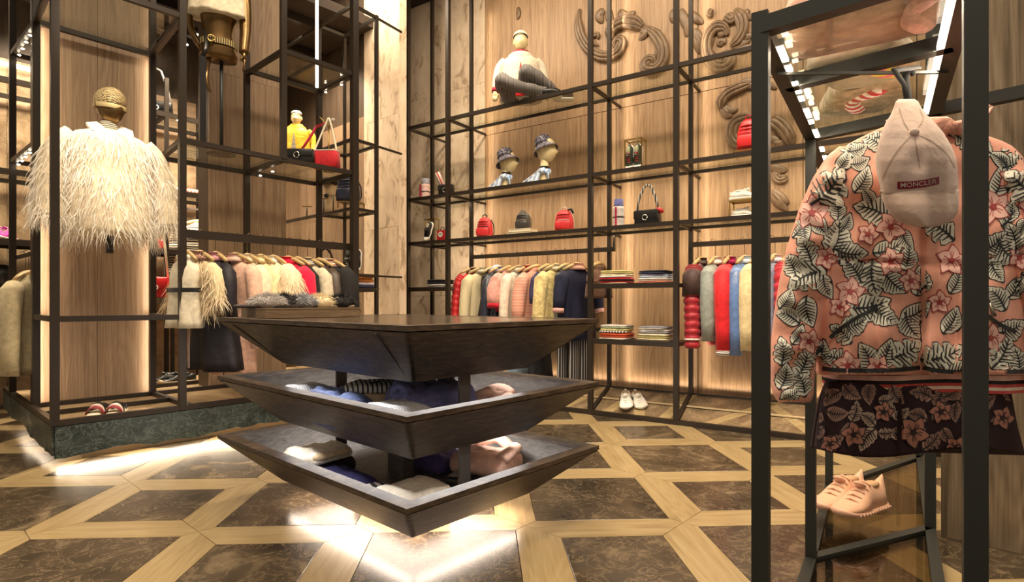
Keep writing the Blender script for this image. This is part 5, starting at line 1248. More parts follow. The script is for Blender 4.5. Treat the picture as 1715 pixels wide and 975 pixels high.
garment('coat', 'plain beige coat behind the quilted beige jacket', 'coat', p-VV*.14, 1.8, None, fab('stone', (.56, .46, .28)), L=.72, W=.20, D=.09, sleeve=.55, sr=.06, seed=6, hem=.25)
for i, (tt, s) in enumerate(((1.02, 1.5), (1.10, 1.42))):
    shoe('%s black shoe on the plinth slab under the white dress' % ('left', 'right')[i], LW(tt, s, .249), UA-1.9+i*.1, (BLACK, plain('tan_sole', (.4, .3, .18), .5), BLACK, BLACK), .30, .10, .10, 'black shoes on the plinth')

# ------------------------------------------------------------------ things on and in the table
ztop = .8985
t = thing('display_plinth', 'low oak box on the table top carrying fur slippers', 'box', tl(-.23, .50, ztop), TA)
build(MB().box((-.245, -.13, 0), (.245, .13, .044)), 'body', OAKB, t); build(MB().box((-.247, -.132, .040), (.247, .132, .046)), 'lid', OAKB, t)
furs = ((-.30, 'grey fur slipper at the left end of the oak box', (.30, .27, .25), (.45, .42, .40)), (-.17, 'black fur slipper behind the grey one on the oak box', (.02, .018, .018), None), (-.04, 'grey satin slipper beside the cream fur slipper', (.16, .16, .17), (.38, .38, .40)),
        (.09, 'cream fur slipper in the middle of the oak box', (.70, .58, .38), None), (.24, 'large black fur slipper at the right end of the oak box', (.015, .013, .012), None))
for i, (x, lab, c, c2) in enumerate(furs):
    loc = tl(-.23+x*.72, .50+.02*(i % 2), ztop+.0465)
    t = thing('slipper', lab, 'slipper', loc, TA+1.2+.2*(i % 3), 'fur slippers on the oak box')
    build(MB().rbox((-.045, -.11, 0), (.045, .11, .016), .04), 'sole', fm('sole%d' % i, (.5, .42, .3) if i in (3, 4) else (.06, .05, .05)), t, True)
    m = MB(); m.ell((0, -.035, .022), (.056, .08, .036), 18, 9); build(m, 'vamp', fm('slip%d' % i, c), t, True)
    m2 = MB(); pts = []
    r = random.Random(i)
    for _ in range(700):
        a, b_ = r.random()*2*PI, r.random()*PI/2; nr = V((math.cos(a)*math.cos(b_), math.sin(a)*math.cos(b_), math.sin(b_))); pts.append((V((nr.x*.055, -.035+nr.y*.08, .022+nr.z*.035)), nr))
    strands(m2, pts, .026, .003, .1, 1.2, 2, r); build(m2, 'fur', plain('furcol%d' % i, c2 or c, .7), t, False, None, 'stuff')
GX = glass('table_glass')
BSTR = striped('breton', (.70, .68, .62), (.03, .03, .04), 15, 0, dist=.6, duty=.62); THIN = striped('thin_stripe', (.74, .74, .74), (.35, .38, .46), 26, 0, duty=.6)
BLU = fab('shirt_blue', (.13, .18, .38), wr=.6); PUR = fab('blouse_blue', (.15, .16, .36), wr=.7, ws=20); PCH = fab('peach_knit', (.72, .47, .37)); CRM = fab('cream_sweat', (.74, .58, .36)); WSH = fab('white_shirt', (.80, .74, .62))
zm, zl = .390+.056, .101+.056
def crump(name, label, loc, rz, size, mat, group, seed, amp=.016, lobes=(), extra=None):
    "a loosely folded garment: a rounded pad with ripples, plus sleeves or collar laid on it"
    t = thing(name, label, 'garment', loc, rz, group)
    w, d, h = size; n = 30; m = MB(); rings = []
    for f, z in ((1, 0), (1.02, .25), (1.0, .6), (.92, .85), (.75, 1.0), (.5, 1.04), (.25, 1.02), (.05, 1.0)):
        ring = []
        for i in range(n):
            a = 2*PI*i/n; x, y = w/2*f*sup(math.cos(a), 5), d/2*f*sup(math.sin(a), 5)
            q = noise.noise(V((x*13+seed, y*13, seed)))
            ring.append((x*(1+.05*q), y*(1+.05*q), max(0, h*z+(amp*q if z > .3 else 0)+(amp*.6*math.sin(x*60+4*q) if z > .8 else 0))))
        rings.append(ring)
    build(m.loft(rings), 'folded_body', mat, t, True)
    for px_, r_, mt in lobes: build(MB().tube(smooth([V(p) for p in px_], 4), [r_*(1+.12*math.sin(i*1.3)) for i in range((len(px_)-1)*4+1)], 12, True, .75), 'folded_sleeve', mt or mat, t, True)
    return t
gm, gl_ = 'folded clothes in the middle tray', 'folded clothes in the bottom tray'
crump('folded_sweater', 'cream folded sweater under the striped tee, middle tray', tl(-.08, .06, zm), TA-.3, (.32, .28, .115), CRM, gm, 1, lobes=[([(-.15, -.10, .03), (-.05, -.14, .04), (.08, -.13, .05), (.15, -.10, .03)], .030, None)])
t = crump('folded_tee', 'black and white striped folded tee on top of the cream sweater', tl(-.09, .06, zm+.120), TA-.5, (.29, .23, .036), BSTR, gm, 2, .008)
build(MB().tube([(-.06, -.03, .030), (-.03, -.05, .034), (0, -.03, .036), (.02, -.05, .034)], .007, 6), 'script_print', BLACK, t, True)
crump('folded_blouse', 'violet blue folded blouse with bow, middle tray beside the support plate', tl(.00, -.22, zm+.070), TA-.2, (.36, .28, .095), PUR, gm, 3, .018, lobes=[([(-.16, .02, .06), (-.12, .05, .11), (-.06, .04, .10)], .026, None), ([(-.16, .02, .06), (-.17, -.05, .10), (-.12, -.08, .06)], .024, None), ([(.16, -.1, .02), (0, -.135, .03), (-.15, -.12, .02)], .026, None)])
crump('folded_shirt', 'pale yellow folded shirt under the violet blouse', tl(.04, -.21, zm), TA-.2, (.38, .29, .066), fab('shirt_lemon', (.72, .60, .36)), gm, 4, .006)
crump('folded_shirt', 'blue folded shirt along the left rim of the middle tray', tl(-.28, .08, zm), TA-.1, (.22, .38, .125), BLU, gm, 5, .018, lobes=[([(.0, .10, .08), (.06, .04, .11), (.10, -.04, .09)], .030, None), ([(-.1, -.18, .07), (0, -.16, .10), (.08, -.1, .09)], .026, None)])
crump('folded_shirt', 'white thin-striped folded shirt at the front corner of the middle tray', tl(-.26, -.32, zm), TA, (.24, .24, .120), THIN, gm, 6, .008)
crump('folded_shirt', 'white thin-striped folded shirt at the left end of the middle tray', tl(-.26, .40, zm), TA, (.22, .16, .125), THIN, gm, 7, .008)
crump('folded_hoodie', 'pale pink folded hoodie at the right end of the middle tray', tl(.24, -.36, zm), TA+.2, (.22, .24, .105), PCH, gm, 8, .018, lobes=[([(-.10, -.06, .07), (-.06, -.12, .10), (-.02, -.08, .09)], .034, None), ([(.02, .06, .09), (.09, .02, .12), (.1, -.06, .09)], .03, None)])
crump('folded_pants', 'black folded trousers under the white shirt in the bottom tray', tl(-.20, .36, zl), TA+.1, (.26, .25, .055), fab('coal', (.012, .012, .016)), gl_, 9, .008)
crump('folded_shirt', 'white folded shirt on the black trousers, left end of bottom tray', tl(-.22, .37, zl+.060), TA+.1, (.28, .24, .050), WSH, gl_, 10, .012, lobes=[([(.10, -.10, .03), (0, -.125, .035), (-.1, -.10, .03)], .022, CRM)])
crump('folded_jeans', 'navy folded jeans along the left rim of the bottom tray', tl(-.27, .05, zl), TA, (.18, .34, .060), fab('indigo', (.035, .035, .13)), gl_, 11, .01)
crump('folded_scarf', 'black and white scarf between the navy jeans and the front white shirt', tl(-.26, -.17, zl), TA, (.17, .09, .045), striped('bw_scarf', (.03, .03, .03), (.75, .72, .66), 9, 0, dist=6), gl_, 12, .01)
crump('folded_shirt', 'large white folded shirt at the front corner of the bottom tray', tl(-.21, -.355, zl), TA, (.30, .23, .075), WSH, gl_, 13, .010, lobes=[([(-.12, -.11, .03), (0, -.118, .04), (.13, -.10, .03)], .024, CRM)])
crump('folded_hoodie', 'salmon pink folded hoodie at the right end of the bottom tray', tl(.27, -.30, zl+.035), TA+.3, (.25, .30, .080), fab('hoodie_pink', (.72, .46, .36)), gl_, 14, .018, lobes=[([(-.08, -.12, .07), (0, -.14, .10), (.09, -.10, .08)], .034, None), ([(.06, .10, .09), (.12, .0, .11), (.10, -.08, .08)], .03, None)])
crump('folded_pants', 'black folded trousers under the salmon hoodie', tl(.25, -.32, zl), TA+.3, (.27, .30, .032), MATS['cloth_coal'], gl_, 15, .004)
crump('folded_knitwear', 'violet folded top behind the support plate, bottom tray', tl(.22, -.02, zl), TA+.1, (.22, .24, .080), fab('violet', (.10, .08, .26)), gl_, 16, .016)
t = handbag('small black pouch beside the support plate in the bottom tray', tl(.06, -.34, zl), TA+.4, BLACK, .13, .06, .08, None, None, 'pouch in the bottom tray', lid=False)
t = thing('swing_tag', 'beige swing tag with black cord in the bottom tray', 'tag', tl(-.02, -.20, zl), TA+.4)
build(MB().box((-.06, -.035, .002), (.06, .035, .006)), 'card', fm('card', (.6, .46, .34)), t); build(MB().tube(smooth([V((.05, 0, .008)), V((.08, -.03, .03)), V((.11, -.02, .012))], 4), .003, 6), 'cord', BLACK, t, True)
# ------------------------------------------------------------------ front rack at the right, with the floral jacket
FR = thing('front_rack', 'black steel rack with glass top and lit rails standing closest, holding the floral jacket', 'rack')
P1, PR1, PA, PB, PC, PD, R2 = [V((x, y, 0)) for x, y in ((.549, 1.257), (.820, 1.010), (1.087, 2.074), (1.722, 2.348), (1.603, 2.882), (2.46, 3.441), (1.333, 1.798))]
FAa = math.atan2(PA.y-P1.y, PA.x-P1.x)
HT = 1.576
for p, z0 in ((P1, 0), (PR1, 0), (PA, .03), (PC, .03), (PB, .03), (PD, .03)):
    post(FR, p, z0, HT+.03 if p in (P1, PR1) else HT, FAa, .034 if p not in (PB,) else .038, 'post', STEELB)
def fbar(a, b, z, w=.034, h=.034, name='beam'): return bar(FR, a+Z3*z, b+Z3*z, w, h, name, STEELB)
for a, b in ((P1, PA), (PA, PC), (PR1, PB), (PB, PD), (PA, PB), (PC, PD)): fbar(a, b, .032, .036)
plate(FR, [P1+V((.06, .02, 0)), PR1+V((.02, .06, 0)), PB, PA], .030, .008, 'glass_base', glass('base_glass', (.74, .70, .62)))
plate(FR, [PA, PB, PD, PC], .030, .008, 'glass_base', MATS['base_glass'])
for a, b in ((P1, PR1), (P1, PA), (PR1, R2), (PA, PC), (PA, R2+(R2-PA)*.85), (P1.lerp(PA, .40), PR1.lerp(R2, .40))): fbar(a, b, HT, .034, .036)
plate(FR, [P1, PR1, R2, PA], HT+.019, .008)
post(FR, R2, HT, 2.7, FAa, .046, 'post', STEELB)
for i in range(7):
    f = .10+.13*i; a = P1.lerp(PA, f); d = (PA-P1).normalized(); n = V((d.y, -d.x, 0))
    build(MB().beam(a+n*.024+Z3*(HT-.012), a+n*.024+d*(.09 if i % 2 == 0 else .035)+Z3*(HT-.012), .014, .006), 'led_segment', LED, FR)
dR = (R2-PR1).normalized(); nR = V((-dR.y, dR.x, 0))
build(MB().beam(PR1+nR*.024+dR*.06+Z3*(HT-.012), R2+nR*.024-dR*.03+Z3*(HT-.012), .016, .010), 'light_tube', LEDW, FR)
for i in range(5):
    a = PA.lerp(PC, .15+.16*i); d = (PC-PA).normalized(); n = V((d.y, -d.x, 0))
    build(MB().beam(a+n*.024+Z3*(HT-.012), a+n*.024+d*.06+Z3*(HT-.012), .014, .006), 'led_segment', LED, FR)
strip_light(P1.lerp(PA, .1)+V((.02, -.02, HT-.02)), P1.lerp(PA, .95)+V((.02, -.02, HT-.02)), .02, 2.5, V((.5, -.3, -1)))
strip_light(PR1.lerp(R2, .1)+V((-.02, .02, HT-.02)), PR1.lerp(R2, .95)+V((-.02, .02, HT-.02)), .02, 3, V((-.5, .3, -1)))
# polished panel standing behind the right end of the rack
sp = structure(MB().box((.03, .02, 0), (1.5, .07, 3.3)), 'trim_3', DARKW)
sp.matrix_world = Matrix.Translation(PB+U*.05) @ Matrix(((-VV.x, U.x, 0), (-VV.y, U.y, 0), (0, 0, 1))).to_4x4()
PW = wood('polished_panel', (.13, .095, .058), (.24, .18, .115), (.36, .28, .19), (26, 26, 1.0), .24, rand=True, bumps=.5)
PWB = PW.node_tree.nodes['Principled BSDF']; PWB.inputs['Metallic'].default_value = .45; PWB.inputs['Anisotropic'].default_value = .8; PWB.inputs['Anisotropic Rotation'].default_value = .25
for k in range(3): build(MB().box((.03+.49*k+.001, 0, .001), (.03+.49*(k+1)-.001, .02, 3.3)), 'wood_panel', PW, sp)
ZJ = 1.44
fbar(V((.672, 1.45, 0)), V((1.10, 1.44, 0)), HT-.024, .007, .007, 'hanging_rail')

# the jacket: measured on the plane at depth ZJ, then given thickness
SJ = ZJ/F
def jp(x, y, d=0): return (x-CX)*(ZJ-d)/F, CAMH-(y-HZ)*(ZJ-d)/F      # d: how far the cloth stands before the plane
def interp(tab, q):
    if q <= tab[0][0]: return tab[0][1:]
    for a, b in zip(tab, tab[1:]):
        if q <= b[0]:
            f = (q-a[0])/(b[0]-a[0]); f = f*f*(3-2*f) if False else f
            return tuple(a[k]+(b[k]-a[k])*f for k in range(1, len(a)))
    return tab[-1][1:]
BODY = [(203, 1502, 1588, .045), (212, 1480, 1612, .055), (226, 1450, 1650, .075), (240, 1422, 1690, .085), (262, 1402, 1714, .095), (320, 1380, 1724, .105), (430, 1362, 1730, .110), (520, 1364, 1728, .118), (600, 1370, 1728, .125), (628, 1374, 1728, .122)]
def bedge(y): return interp(BODY, y)
def bdepth(x, y):
    "how far the front of the body stands before the plane ZJ"
    xl, xr, hd = bedge(y); c = (xl+xr)/2; u = (x-c)/((xr-xl)/2); u = max(-.999, min(.999, u))
    g = max(0, min(1, (y-430)/130)); top = max(0, min(1, (y-235)/60))
    fold = .010*g*math.sin(x*.085+1.3*math.sin(y*.012))+.006*g*math.sin(x*.19+2)
    fold += .009*top*math.sin(x*.035+y*.012)+.007*top*math.sin(x*.02-y*.05)+.004*top*math.sin(x*.06+y*.07)
    fold -= .010*math.exp(-((y-438-(x-1460)*.04)/5)**2)
    fold -= .026*math.exp(-((x-1543-(y-400)*.01)/6)**2)*max(0, min(1, (y-300)/100))
    return hd*(1-abs(u)**2.6)**(1/2.6)+fold*(1-abs(u)**6)
SLV = [(245, 1424, 18), (262, 1410, 26), (300, 1394, 34), (350, 1379, 41), (420, 1362, 46), (470, 1352, 47), (520, 1342, 45), (570, 1333, 42), (610, 1328, 39), (640, 1327, 37), (662, 1329, 34), (674, 1331, 27)]
def sdepth(x, y):
    c, r = interp(SLV, y); u = max(-.999, min(.999, (x-c)/r))
    w = .009*math.sin(y*.075+x*.03)+.006*math.sin(y*.16-x*.06)
    return .030+r*SJ*.95*math.sqrt(1-u*u)+w*(1-u*u)
J = thing('floral_jacket', 'salmon pink hooded jacket printed with leaves and hibiscus, hanging in the front rack', 'jacket', (0, ZJ, 0), 0)
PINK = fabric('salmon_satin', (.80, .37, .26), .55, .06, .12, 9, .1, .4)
m = MB(); rings = []
y = 203
ys = [203, 206, 210, 216, 222, 228, 236, 244, 254]+list(range(264, 629, 7))+[628]
for y in ys:
    xl, xr, hd = bedge(y); n = 64; ring = []
    for i in range(n):
        x = xl+(xr-xl)*(.5-.5*math.cos(PI*i/(n-1))); d = bdepth(x, y); px, pz = jp(x, y, d); ring.append((px, -d, pz))
    for i in range(20):
        x = xr-(xr-xl)*(.5-.5*math.cos(PI*(i+1)/21)); px, pz = jp(x, y); u = (x-(xl+xr)/2)/((xr-xl)/2); ring.append((px, hd*.8*(1-abs(u)**2.6)**(1/2.6), pz))
    rings.append(ring)
build(m.loft(rings), 'body', PINK, J, True)
def slv(mirror=False):
    m = MB(); rings = []
    for k in range(60):
        y = 245+(674-245)*k/59; c, r = interp(SLV, y); ring = []
        for i in range(30):
            a = 2*PI*i/30; x = c+r*math.cos(a); s = math.sin(a)
            d = sdepth(c+r*math.cos(a)*.9999, y) if s > 0 else .030+r*SJ*.95*s
            if mirror: x = 2*1546-x
            px, pz = jp(x, y, d); ring.append((px, -d, pz))
        rings.append(ring if not mirror else ring[::-1])
    return build(m.loft(rings), 'sleeve', PINK, J, True)
SL = slv(); slv(True)
# collar and hood gathered round the neck
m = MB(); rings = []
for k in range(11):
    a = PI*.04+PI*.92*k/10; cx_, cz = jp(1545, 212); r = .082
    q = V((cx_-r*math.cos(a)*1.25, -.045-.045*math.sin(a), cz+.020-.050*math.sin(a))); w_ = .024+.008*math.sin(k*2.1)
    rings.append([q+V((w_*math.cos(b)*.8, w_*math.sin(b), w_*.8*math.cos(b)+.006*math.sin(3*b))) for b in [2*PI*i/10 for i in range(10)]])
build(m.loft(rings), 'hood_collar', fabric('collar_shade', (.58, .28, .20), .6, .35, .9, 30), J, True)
def onfab(x, y, eps, only=None):
    xl, xr, _ = bedge(y); best = None
    if only != 'sleeve' and xl+2 < x < xr-2 and 205 < y < 627: best = bdepth(x, y)
    c, r = interp(SLV, y)
    if abs(x-c) < r*.97 and 247 < y < 672: best = max(best or -9, sdepth(x, y))
    if best is None: return None
    px, pz = jp(x, y, best+eps); return (px, -best-eps, pz)
class Print:
    def __init__(s, surf): s.m = MB(); s.surf = surf
    def grid(s, rows, mi, eps):
        n = len(rows[0]); vs = []; ok = []
        for r in rows:
            for x, y in r:
                p = s.surf(x, y, eps); ok.append(p is not None); vs.append(p or (0, 0, 0))
        fs = []
        for k in range(len(rows)-1):
            for i in range(n-1):
                f = (k*n+i, (k+1)*n+i, (k+1)*n+i+1, k*n+i+1)
                if all(ok[j] for j in f): fs.append(f)
        used = sorted({j for f in fs for j in f}); mp = {j: q for q, j in enumerate(used)}
        s.m.mi = mi; s.m.add([vs[j] for j in used], [tuple(mp[j] for j in f) for f in fs])
    def leaf(s, x, y, L, ang, wide=.38, kind=0, cols=(0, 1), e0=.0010, vein=True):
        a = math.radians(ang); dx, dy = math.cos(a), -math.sin(a); nx, ny = -dy, dx
        x0, y0 = x-dx*L/2, y-dy*L/2
        def w(f):
            q = L*wide*math.sin(PI*min(1, f**.75))**.85
            if kind == 1: q *= 1-.45*max(0, math.sin(f*26))**2
            if kind == 2: q *= 1+.10*math.sin(f*30)
            return max(q, .3)
        def bend(f): return L*.10*math.sin(f*PI)
        N = 22 if kind == 1 else 14
        for mi, gr, ep in ((cols[0], 2.0, e0), (cols[1], 0, e0+.0008)):
            rows = []
            for k in range(N+1):
                f = k/N; c = (x0+dx*L*f+nx*bend(f), y0+dy*L*f+ny*bend(f)); ww = w(f)+gr
                if gr and k in (0, N): c = (c[0]+dx*(gr if k else -gr), c[1]+dy*(gr if k else -gr))
                rows.append([(c[0]+nx*ww*g, c[1]+ny*ww*g) for g in (-1, -.5, 0, .5, 1)])
            s.grid(rows, mi, ep)
        if vein:
            for (f0, f1, g0, g1, tw) in [(0, .92, 0, 0, .034)]+[(f, min(.97, f+.14), 0, sg*.90, .026) for f in (.14, .24, .34, .44, .54, .64, .74) for sg in (-1, 1)]:
                rows = []
                for k in range(5):
                    q = k/4; f = f0+(f1-f0)*q; g = (g0+(g1-g0)*q)*w(f); c = (x0+dx*L*f+nx*(bend(f)+g), y0+dy*L*f+ny*(bend(f)+g)); t = L*tw*(1-.6*q)
                    if g1 == 0: rows.append([(c[0]+nx*t, c[1]+ny*t), (c[0]-nx*t, c[1]-ny*t)])
                    else: rows.append([(c[0]+dx*t, c[1]+dy*t), (c[0]-dx*t, c[1]-dy*t)])
                s.grid(rows, cols[0], e0+.0016)
    def flower(s, x, y, r, rot=0, cols=(2, 3)):
        for k in range(5):
            a = rot+72*k; s.leaf(x+math.cos(math.radians(a))*r*.55, y-math.sin(math.radians(a))*r*.55, r*1.05, a, .36, 0, cols, .0022+.0003*k, False)
            for da in (-10, 10):
                b = math.radians(a+da); rows = [[(x+math.cos(b)*r*q-math.sin(b)*.6, y-math.sin(b)*r*q-math.cos(b)*.6), (x+math.cos(b)*r*q+math.sin(b)*.6, y-math.sin(b)*r*q+math.cos(b)*.6)] for q in (.1, .3, .5, .62)]
                s.grid(rows, cols[0], .0046)
        s.leaf(x, y, r*.3, rot, .5, 0, (cols[0], cols[0]), .0050, False)
    def line(s, pts, w, mi, eps=.004):
        pts = smooth([V((a, b, 0)) for a, b in pts], 6); rows = []
        for i, p in enumerate(pts):
            d = (pts[min(i+1, len(pts)-1)]-pts[max(i-1, 0)]).normalized(); rows.append([(p.x-d.y*w, p.y+d.x*w), (p.x+d.y*w, p.y-d.x*w)])
        s.grid(rows, mi, eps)
INK = plain('print_ink', (.016, .018, .020), .6); LEAFC = plain('print_leaf', (.72, .70, .58), .6); REDINK = plain('print_red', (.36, .05, .05), .6); PETAL = plain('print_petal', (.82, .50, .42), .6)
P = Print(onfab)
LEAVES = [(1384, 312, 78, 48, .40, 1), (1440, 270, 30, 18, .36, 0), (1443, 300, 44, 62, .30, 0), (1462, 358, 62, 158, .34, 2), (1398, 396, 56, 76, .36, 2), (1424, 420, 52, -8, .36, 2), (1348, 422, 46, 118, .36, 1),
 (1376, 378, 34, -58, .34, 0), (1350, 388, 32, -85, .32, 0), (1488, 414, 48, 22, .32, 0), (1352, 468, 62, 205, .40, 1), (1322, 444, 40, 120, .36, 2), (1466, 466, 56, -82, .44, 1), (1426, 452, 46, 128, .36, 2),
 (1500, 472, 46, -42, .36, 2), (1455, 508, 66, 10, .30, 2), (1482, 524, 52, -36, .32, 2), (1356, 522, 46, -78, .34, 0), (1318, 532, 40, 155, .30, 0), (1336, 560, 32, 62, .32, 0), (1308, 588, 42, 92, .36, 1), (1344, 606, 48, 70, .34, 1),
 (1450, 600, 48, 112, .34, 0), (1480, 592, 48, 62, .32, 0), (1514, 586, 60, 28, .38, 1), (1408, 560, 40, 140, .38, 1), (1432, 540, 42, 20, .36, 2), (1386, 480, 38, -70, .3, 0), (1520, 402, 34, -60, .32, 0), (1518, 430, 40, 80, .34, 2),
 (1510, 326, 48, -35, .34, 2), (1568, 386, 60, 152, .36, 1), (1578, 592, 66, 18, .38, 1), (1606, 616, 44, 8, .36, 0), (1592, 536, 44, 62, .32, 0), (1534, 520, 50, 30, .30, 0), (1528, 545, 46, -60, .34, 2), (1538, 470, 44, 85, .36, 2), (1600, 470, 40, 70, .3, 0),
 (1316, 500, 34, 60, .34, 0), (1312, 630, 40, 75, .36, 2), (1340, 642, 42, 110, .36, 1), (1324, 660, 34, 30, .34, 0), (1372, 590, 40, 70, .36, 2), (1398, 604, 44, 160, .34, 1), (1338, 380, 36, 60, .36, 2), (1418, 234, 40, 40, .32, 0), (1460, 238, 40, 150, .34, 2), (1412, 268, 34, 60, .32, 0), (1436, 248, 32, 20, .34, 2), (1480, 222, 34, 30, .34, 2), (1620, 232, 40, -20, .34, 1), (1604, 216, 30, 30, .32, 0), (1452, 330, 30, 120, .32, 0), (1400, 350, 34, 100, .34, 2), (1416, 372, 30, 60, .32, 0),
 (1672, 302, 48, 76, .32, 0), (1702, 268, 48, 30, .38, 1), (1694, 352, 54, 62, .42, 1), (1690, 420, 52, -44, .42, 1), (1666, 404, 44, 40, .34, 2), (1670, 452, 40, -62, .34, 2), (1694, 548, 44, 24, .36, 2), (1676, 590, 56, 62, .38, 1), (1702, 604, 44, 100, .36, 1), (1672, 268, 34, 140, .3, 0), (1668, 500, 44, 130, .34, 2), (1700, 480, 40, 60, .34, 0), (1640, 250, 40, 160, .34, 2), (1636, 560, 44, 50, .36, 1)]
for x, y, L, a, w, k in LEAVES: P.leaf(x, y, L*1.12, a, w, k)
for x, y, r, ro in ((1360, 356, 27, 20), (1492, 380, 24, 50), (1424, 488, 23, 10), (1492, 438, 22, 30), (1356, 572, 19, 0), (1420, 612, 22, 25), (1470, 616, 20, 60), (1594, 436, 24, 15), (1664, 346, 27, 40), (1384, 432, 18, 70), (1406, 514, 16, 0), (1526, 470, 18, 30), (1660, 566, 22, 10), (1690, 300, 16, 0), (1574, 506, 18, 20), (1454, 392, 17, 0)): P.flower(x, y, r, ro)
P.line([(1390, 566), (1408, 550), (1436, 532), (1470, 515)], 3.2, 0, .0062); P.line([(1654, 528), (1676, 544), (1702, 556)], 3.2, 0, .0062)
P.line([(1377, 617), (1400, 620), (1450, 621), (1500, 620), (1541, 616)], 3.6, 0, .0062); P.line([(1545, 616), (1580, 622), (1640, 624), (1726, 622)], 3.6, 0, .0062)
P.line([(1396, 439), (1430, 437), (1480, 434), (1530, 436)], .9, 2, .003)
P.line([(1544, 330), (1543, 420), (1544, 520), (1543, 616)], 1.6, 0, -.012) if False else None
build(P.m, 'leaf_print', [INK, LEAFC, REDINK, PETAL], J, False, None, 'stuff')
def onright(x, y, eps):
    xm = 2*1546-x; c, r = interp(SLV, y)
    if not (abs(xm-c) < r*.97 and 247 < y < 672): return None
    d = sdepth(xm, y)
    if bedge(y)[1]-2 > x: d = max(d, bdepth(x, y))
    px, pz = jp(x, y, d+eps); return (px, -d-eps, pz)
PR_ = Print(onright)
for x, y, L, a, w, k in LEAVES:
    if x < 1425: PR_.leaf(2*1546-x, y+4, L, 180-a, w, k)
for x, y, r, ro in ((1732, 350, 24, 20), (1738, 575, 19, 0), (1708, 432, 18, 70), (1752, 480, 18, 30)): PR_.flower(x, y, r, ro)
build(PR_.m, 'sleeve_print', [INK, LEAFC, REDINK, PETAL], J, False, None, 'stuff')
# zip pull, inner ribbed hem
build(MB().tube([V((*jp(1580, 508)[:1], -.14, jp(1580, 508)[1])), V((jp(1584, 528)[0], -.145, jp(1584, 528)[1]))], [.003, .005], 8), 'zip_pull', plain('gunmetal', (.25, .22, .18), .35, .8), J, True)
for k, (y0, y1, c) in enumerate(((626, 634, fab('hem_pink', (.66, .40, .32))), (634, 640, fab('hem_black', (.02, .015, .015))), (640, 645, fab('hem_red', (.50, .06, .05))), (645, 650, fab('hem_cream', (.72, .60, .46))), (650, 655, fab('hem_red', (.50, .06, .05))))):
    rr = []
    for yy in (y0, y1):
        ring = []
        for i in range(60):
            a = 2*PI*i/60; px, pz = jp(1546, yy-6*(1-abs(math.cos(a)))); ring.append((px+.236*sup(math.cos(a), 2.6)*(1+.004*math.sin(40*a)), .010+.092*sup(math.sin(a), 2.6)+.006*math.sin(7*a), pz))
        rr.append(ring)
    build(MB().loft(rr, False), 'ribbed_hem', c, J, True)
# floral shorts below
ZS = ZJ
S_ = thing('floral_shorts', 'dark burgundy shorts printed with dusky hibiscus below the pink jacket', 'shorts', (0, ZS, 0), 0)
SB = [(640, 1384, 1690, .075), (670, 1374, 1696, .085), (720, 1366, 1704, .095), (772, 1360, 1718, .10)]
def shd(x, y):
    xl, xr, hd = interp(SB, y); u = max(-.999, min(.999, (x-(xl+xr)/2)/((xr-xl)/2))); f = (y-640)/130
    return hd*(1-abs(u)**2.6)**(1/2.6)+(.014*f+.004)*math.sin(x*.05+1)*(1-abs(u)**6)+.007*f*math.sin(x*.13)*(1-abs(u)**6)-.03*math.exp(-((x-1506)/5)**2)*f
def shem(x): return 750+12*math.sin((x-1360)*.017)+(x-1360)*.045
m = MB(); rings = []
for k in range(22):
    ring = []
    for i in range(56):
        y = 640+(770-640)*k/21; xl, xr, hd = interp(SB, y); x = xl+(xr-xl)*(.5-.5*math.cos(PI*i/55)); y2 = 640+(shem(x)-640)*k/21; d = shd(x, y2); px, pz = jp(x, y2, d); ring.append((px, -d, pz))
    for i in range(16):
        xl, xr, hd = interp(SB, y); x = xr-(xr-xl)*(.5-.5*math.cos(PI*(i+1)/17)); u = (x-(xl+xr)/2)/((xr-xl)/2); y2 = 640+(shem(x)-640)*k/21; px, pz = jp(x, y2); ring.append((px, hd*.6*(1-abs(u)**2.6)**(1/2.6), pz))
    rings.append(ring)
build(m.loft(rings), 'body', fab('burgundy_short', (.022, .007, .009), rough=.8), S_, True)
def onshort(x, y, eps):
    xl, xr, _ = interp(SB, y)
    if not (xl+2 < x < xr-2 and 642 < y < shem(x)-1): return None
    d = shd(x, y)+eps; px, pz = jp(x, y, d); return (px, -d, pz)
Q = Print(onshort); r = random.Random(11)
DUSK = plain('print_dusk', (.30, .17, .125), .7); DUSKL = plain('print_dusk_pale', (.42, .30, .22), .7); DK = plain('print_dark', (.016, .006, .008), .7); DUSKR = plain('print_rust', (.36, .15, .10), .7)
for i in range(34):
    x, y = 1372+ (i % 12)*28+r.uniform(-9, 9), 662+34*(i//12)+r.uniform(-9, 9)
    Q.leaf(x, y, r.uniform(30, 46), r.uniform(0, 360), .32, r.choice((0, 1, 2)), (2, r.choice((0, 0, 1))))
for x, y, rr_ in ((1430, 728, 20), (1530, 724, 25), (1576, 690, 18), (1390, 744, 15), (1600, 750, 18), (1480, 690, 16), (1680, 700, 18)): Q.flower(x, y, rr_, x % 70, (2, 3))
build(Q.m, 'leaf_print', [DUSK, DUSKL, DK, DUSKR], S_, False, None, 'stuff')
build(MB().tube([(jp(1546, 640)[0]-.12, 0, jp(1546, 636)[1]), (jp(1546, 640)[0]+.12, 0, jp(1546, 636)[1])], .006, 8), 'waist_clip', STEELB, S_, True)
